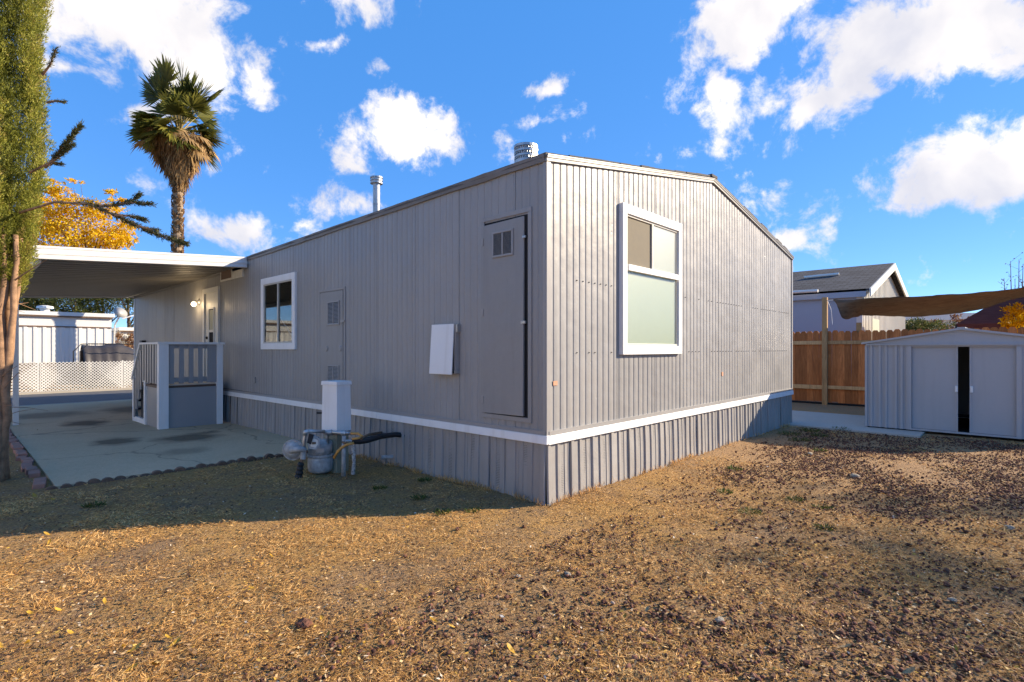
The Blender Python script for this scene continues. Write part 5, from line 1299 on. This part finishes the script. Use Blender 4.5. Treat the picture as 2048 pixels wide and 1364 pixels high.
# leaf chips and bits of bark
PT = np.concatenate([rng.uniform((-6, -4), (7, 4), (24000, 2)), vis_points(30000, (-40, 2090), (880, 1400))]); PT = PT[yard2(PT)]; n = len(PT)
az = rng.uniform(0, 6.28, n); D = np.stack([np.cos(az), np.sin(az), rng.normal(0, .22, n)], 1)
P = np.concatenate([PT, (zfield(PT) + rng.uniform(.004, .018, n))[:, None]], 1)
L = rng.uniform(.009, .03, n); N_ = np.tile(np.array([[0, 0, 1.]]), (n, 1)) + rng.normal(size=(n, 3)) * .35
lt = meshobj('leaf_litter', leaves('leaf_litter', P, D, L, L * rng.uniform(.3, .6, n), 'litter', None, N_), kind='stuff')
lt['label'] = 'small brown leaf chips strewn over the dry yard'; lt['category'] = 'leaf litter'
# lava rock
t_ = (1 + 5 ** .5) / 2
IV = unit(np.array([(-1, t_, 0), (1, t_, 0), (-1, -t_, 0), (1, -t_, 0), (0, -1, t_), (0, 1, t_), (0, -1, -t_), (0, 1, -t_), (t_, 0, -1), (t_, 0, 1), (-t_, 0, -1), (-t_, 0, 1)], float))
IF = np.array([(0, 11, 5), (0, 5, 1), (0, 1, 7), (0, 7, 10), (0, 10, 11), (1, 5, 9), (5, 11, 4), (11, 10, 2), (10, 7, 6), (7, 1, 8), (3, 9, 4), (3, 4, 2), (3, 2, 6), (3, 6, 8), (3, 8, 9), (4, 9, 5), (2, 4, 11), (6, 2, 10), (8, 6, 7), (9, 8, 1)])
PT = np.concatenate([rng.uniform((-3, -5), (7.2, .0), (70000, 2)), vis_points(22000, (500, 2090), (880, 1400))]); PT = PT[yard2(PT)]
PT = PT[rng.random(len(PT)) < lavadens(PT)]; n = len(PT)
sz = rng.uniform(.004, .0125, n) * np.where(rng.random(n) < .08, 1.5, 1)
V = IV[None] * rng.uniform(.6, 1.25, (n, 12, 1)) * sz[:, None, None] * rng.uniform(.7, 1.3, (n, 1, 3)) * np.array([1, 1, .75])
V[..., 0] += PT[:, 0:1]; V[..., 1] += PT[:, 1:2]; V[..., 2] += (zfield(PT) + sz * .45 + .004)[:, None]
FFc = (IF[None] + (np.arange(n) * 12)[:, None, None]).reshape(-1, 3)
lr = meshobj('lava_gravel', npmesh('lava_gravel', V.reshape(-1, 3), FFc, 'lava', np.repeat(np.clip(rng.random(n) * .95 + (rng.random(n) < .02) * .3, 0, 1), 20), 3), kind='stuff')
lr['label'] = 'dark red lava gravel scattered over the lawn in front of the shed'; lr['category'] = 'gravel'
# larger loose rocks
def rock(seed):
    r_ = np.random.default_rng(seed); bm = bmesh.new(); bmesh.ops.create_icosphere(bm, subdivisions=2, radius=1)
    for v in bm.verts: v.co *= 1 + .35 * mn.noise(v.co * 1.7 + Vector((seed, 0, 0))) + r_.uniform(-.08, .08); v.co.z *= .75
    return bm
def rockmesh(seed, m):
    me = bpy.data.meshes.new('lava_rock'); bm = rock(seed); bm.to_mesh(me); bm.free(); me.materials.append(M[m]); return me
rms = [rockmesh(k, 'lavabig') for k in range(5)]; pst = [rockmesh(k + 9, 'palestone') for k in range(2)]
cand = vis_points(900, (780, 2040), (1010, 1345)); cand = cand[yard2(cand)]; cand = cand[rng.random(len(cand)) < lavadens(cand) * 1.2 + .05][:110]
for (x, y) in cand:
    o = bpy.data.objects.new('lava_rock', random.choice(rms)); COL.objects.link(o); s = random.uniform(.010, .019)
    o.scale = (s, s * random.uniform(.8, 1.2), s); o.location = (x, y, gz(x, y) + s * .55); o.rotation_euler = (random.uniform(-.5, .5), random.uniform(-.5, .5), random.uniform(0, 6))
    tag(o, 'dark red lava rock lying loose on the dry lawn', 'rock', 'loose lava rocks on the lawn')
big = [(608, 1256, .036, 'single large pinkish lava rock beside a curled yellow leaf on the lawn', rms[1], 'lava_rock')]
for (px, py, s, lb, me, nm) in big:
    p = at(px, py, F * 1.4 / (py - HY)); o = bpy.data.objects.new(nm, me); COL.objects.link(o); o.scale = (s, s, s); o.location = (p.x, p.y, gz(p.x, p.y) + s * .5); tag(o, lb, 'rock')
for k, (px, py, s, gr) in enumerate(((1440, 1250, .03, 1), (1135, 1150, .026, 1), (1036, 1152, .02, 1), (2020, 1060, .04, 1), (1710, 955, .05, 1), (1620, 910, .045, 1), (1905, 1205, .022, 1))):
    p = at(px, py, F * 1.4 / (py - HY)); o = bpy.data.objects.new('pale_stone', pst[k % 2]); COL.objects.link(o); o.scale = (s, s * .7, s * .7); o.rotation_euler = (0, 0, k * 1.3); o.location = (p.x, p.y, gz(p.x, p.y) + s * .4)
    tag(o, 'small pale stone lying among the red gravel and dry grass', 'stone', 'pale stones on the lawn')
# fallen leaves, each a curled blade with a midrib
def leafmesh(k, m):
    rr = random.Random(k); L, Wd = 1.0, rr.uniform(.17, .28); mb = MB(); n = 7; curl = rr.uniform(.15, .7); cup = rr.uniform(.1, .5)
    for i in range(n + 1):
        f = i / n; w = Wd * math.sin(math.pi * min(1, f * .93 + .05)) ** .8 * rr.uniform(.85, 1.1) * (1 if f < 1 else 0)
        x = math.sin(f * curl * 1.6) / max(.2, curl * 1.6) if curl > .05 else f; z = (1 - math.cos(f * curl * 1.6)) / max(.2, curl * 1.6)
        mb.v += [(x, -w, z + cup * w + rr.uniform(-.03, .03)), (x, 0, z), (x, w, z + cup * w + rr.uniform(-.03, .03))]
        if i: q = 3 * (i - 1); mb.f += [(q, q + 1, q + 4, q + 3), (q + 1, q + 2, q + 5, q + 4)]
    mb.tube([(-.22, 0, .02), (0, 0, 0)], .018, 5)
    return mb.mesh('fallen_leaf', m)
LM = [[leafmesh(10 * j + k, LEAFM[j]) for k in range(4)] for j in range(3)]
LBL = ['ochre yellow fallen leaf lying on the dry grass', 'dark brown curled fallen leaf lying on the dry grass', 'pale tan fallen leaf lying on the dry grass']
LG = ['yellow fallen leaves', 'brown fallen leaves', 'tan fallen leaves']
def leaf(px, py, s, j):
    p = at(px, py, F * 1.4 / (py - HY))
    o = bpy.data.objects.new('fallen_leaf', random.choice(LM[j])); COL.objects.link(o); o.scale = (s, s, s)
    o.location = (p.x, p.y, gz(p.x, p.y) + .012); o.rotation_euler = (random.uniform(-.35, .35), random.uniform(-.35, .25), random.uniform(0, 6.28)); tag(o, LBL[j], 'leaf', LG[j])
for (px, py, s, j) in ((645, 1246, .05, 0), (320, 1330, .06, 0), (250, 1345, .055, 0), (340, 1300, .06, 0), (345, 1282, .05, 0), (255, 1308, .07, 0), (248, 1294, .04, 0), (125, 1218, .045, 0), (210, 1208, .05, 0), (225, 1190, .04, 0), (35, 1288, .05, 0), (5, 1302, .04, 0), (445, 1265, .06, 2), (265, 1270, .05, 1), (385, 1255, .04, 2), (875, 1245, .065, 0), (845, 1272, .06, 1), (910, 1255, .05, 0), (985, 1305, .055, 0), (1030, 1312, .06, 0), (780, 1262, .05, 1), (1098, 1190, .05, 2), (1245, 1246, .045, 0), (1345, 1302, .04, 2), (1165, 1335, .035, 0), (1585, 1232, .07, 1), (1675, 1305, .075, 2), (1805, 1355, .06, 2), (1795, 1192, .055, 2), (1955, 1312, .05, 2), (1915, 1308, .035, 0), (1880, 942, .05, 0), (1728, 966, .05, 0), (500, 1205, .045, 2), (100, 1076, .05, 0), (95, 1095, .05, 0), (72, 994, .06, 0), (110, 1001, .05, 0), (175, 1010, .05, 0), (445, 1022, .06, 2), (310, 975, .05, 0), (180, 1120, .045, 0), (385, 1140, .04, 0), (510, 1180, .04, 0), (540, 1290, .045, 1), (680, 1300, .05, 2), (660, 1325, .05, 1), (730, 1290, .04, 0)):
    leaf(px, py, s, j)
for k in range(110):
    leaf(random.uniform(-20, 2060) if k % 3 else random.uniform(0, 800), random.uniform(960, 1350), random.uniform(.022, .045), random.choice((0, 1, 1, 2, 2)))
for k in range(14):   # drift by the porch and the bricks
    leaf(random.uniform(20, 80), random.uniform(850, 970), random.uniform(.03, .05), random.choice((0, 2)))
# green weeds
for k, (px, py, s) in enumerate(((885, 1024, .05), (945, 1022, .045), (1590, 1002, .05), (1650, 1062, .05), (1500, 1030, .06), (1645, 1020, .05), (1620, 862, .11), (1580, 868, .12), (1680, 858, .09), (1600, 880, .10), (1640, 872, .09), (1470, 940, .06), (1640, 905, .06), (2010, 868, .08), (1985, 872, .06), (2040, 874, .06), (190, 1010, .06), (760, 975, .05), (840, 995, .06), (850, 960, .05), (1450, 985, .05), (1690, 860, .07))):
    p = at(px, py, F * 1.4 / (py - HY)); n = 130; r = s * 1.3
    th = rng.uniform(0, 6.28, n); rr_ = r * rng.random(n) ** .6
    PP = np.stack([p.x + rr_ * np.cos(th), p.y + rr_ * np.sin(th), np.full(n, gz(p.x, p.y) + .002)], 1)
    DD = np.stack([np.cos(th) * .8, np.sin(th) * .8, rng.uniform(.3, 1.2, n)], 1) + rng.normal(size=(n, 3)) * .3
    e = tag(meshobj('weed_tuft', leaves('weed_tuft', PP, DD, rng.uniform(.4, 1, n) * s * .9, .007, 'weed')), 'low green weed tuft growing in the dry yard', 'weed', 'green weed tufts')
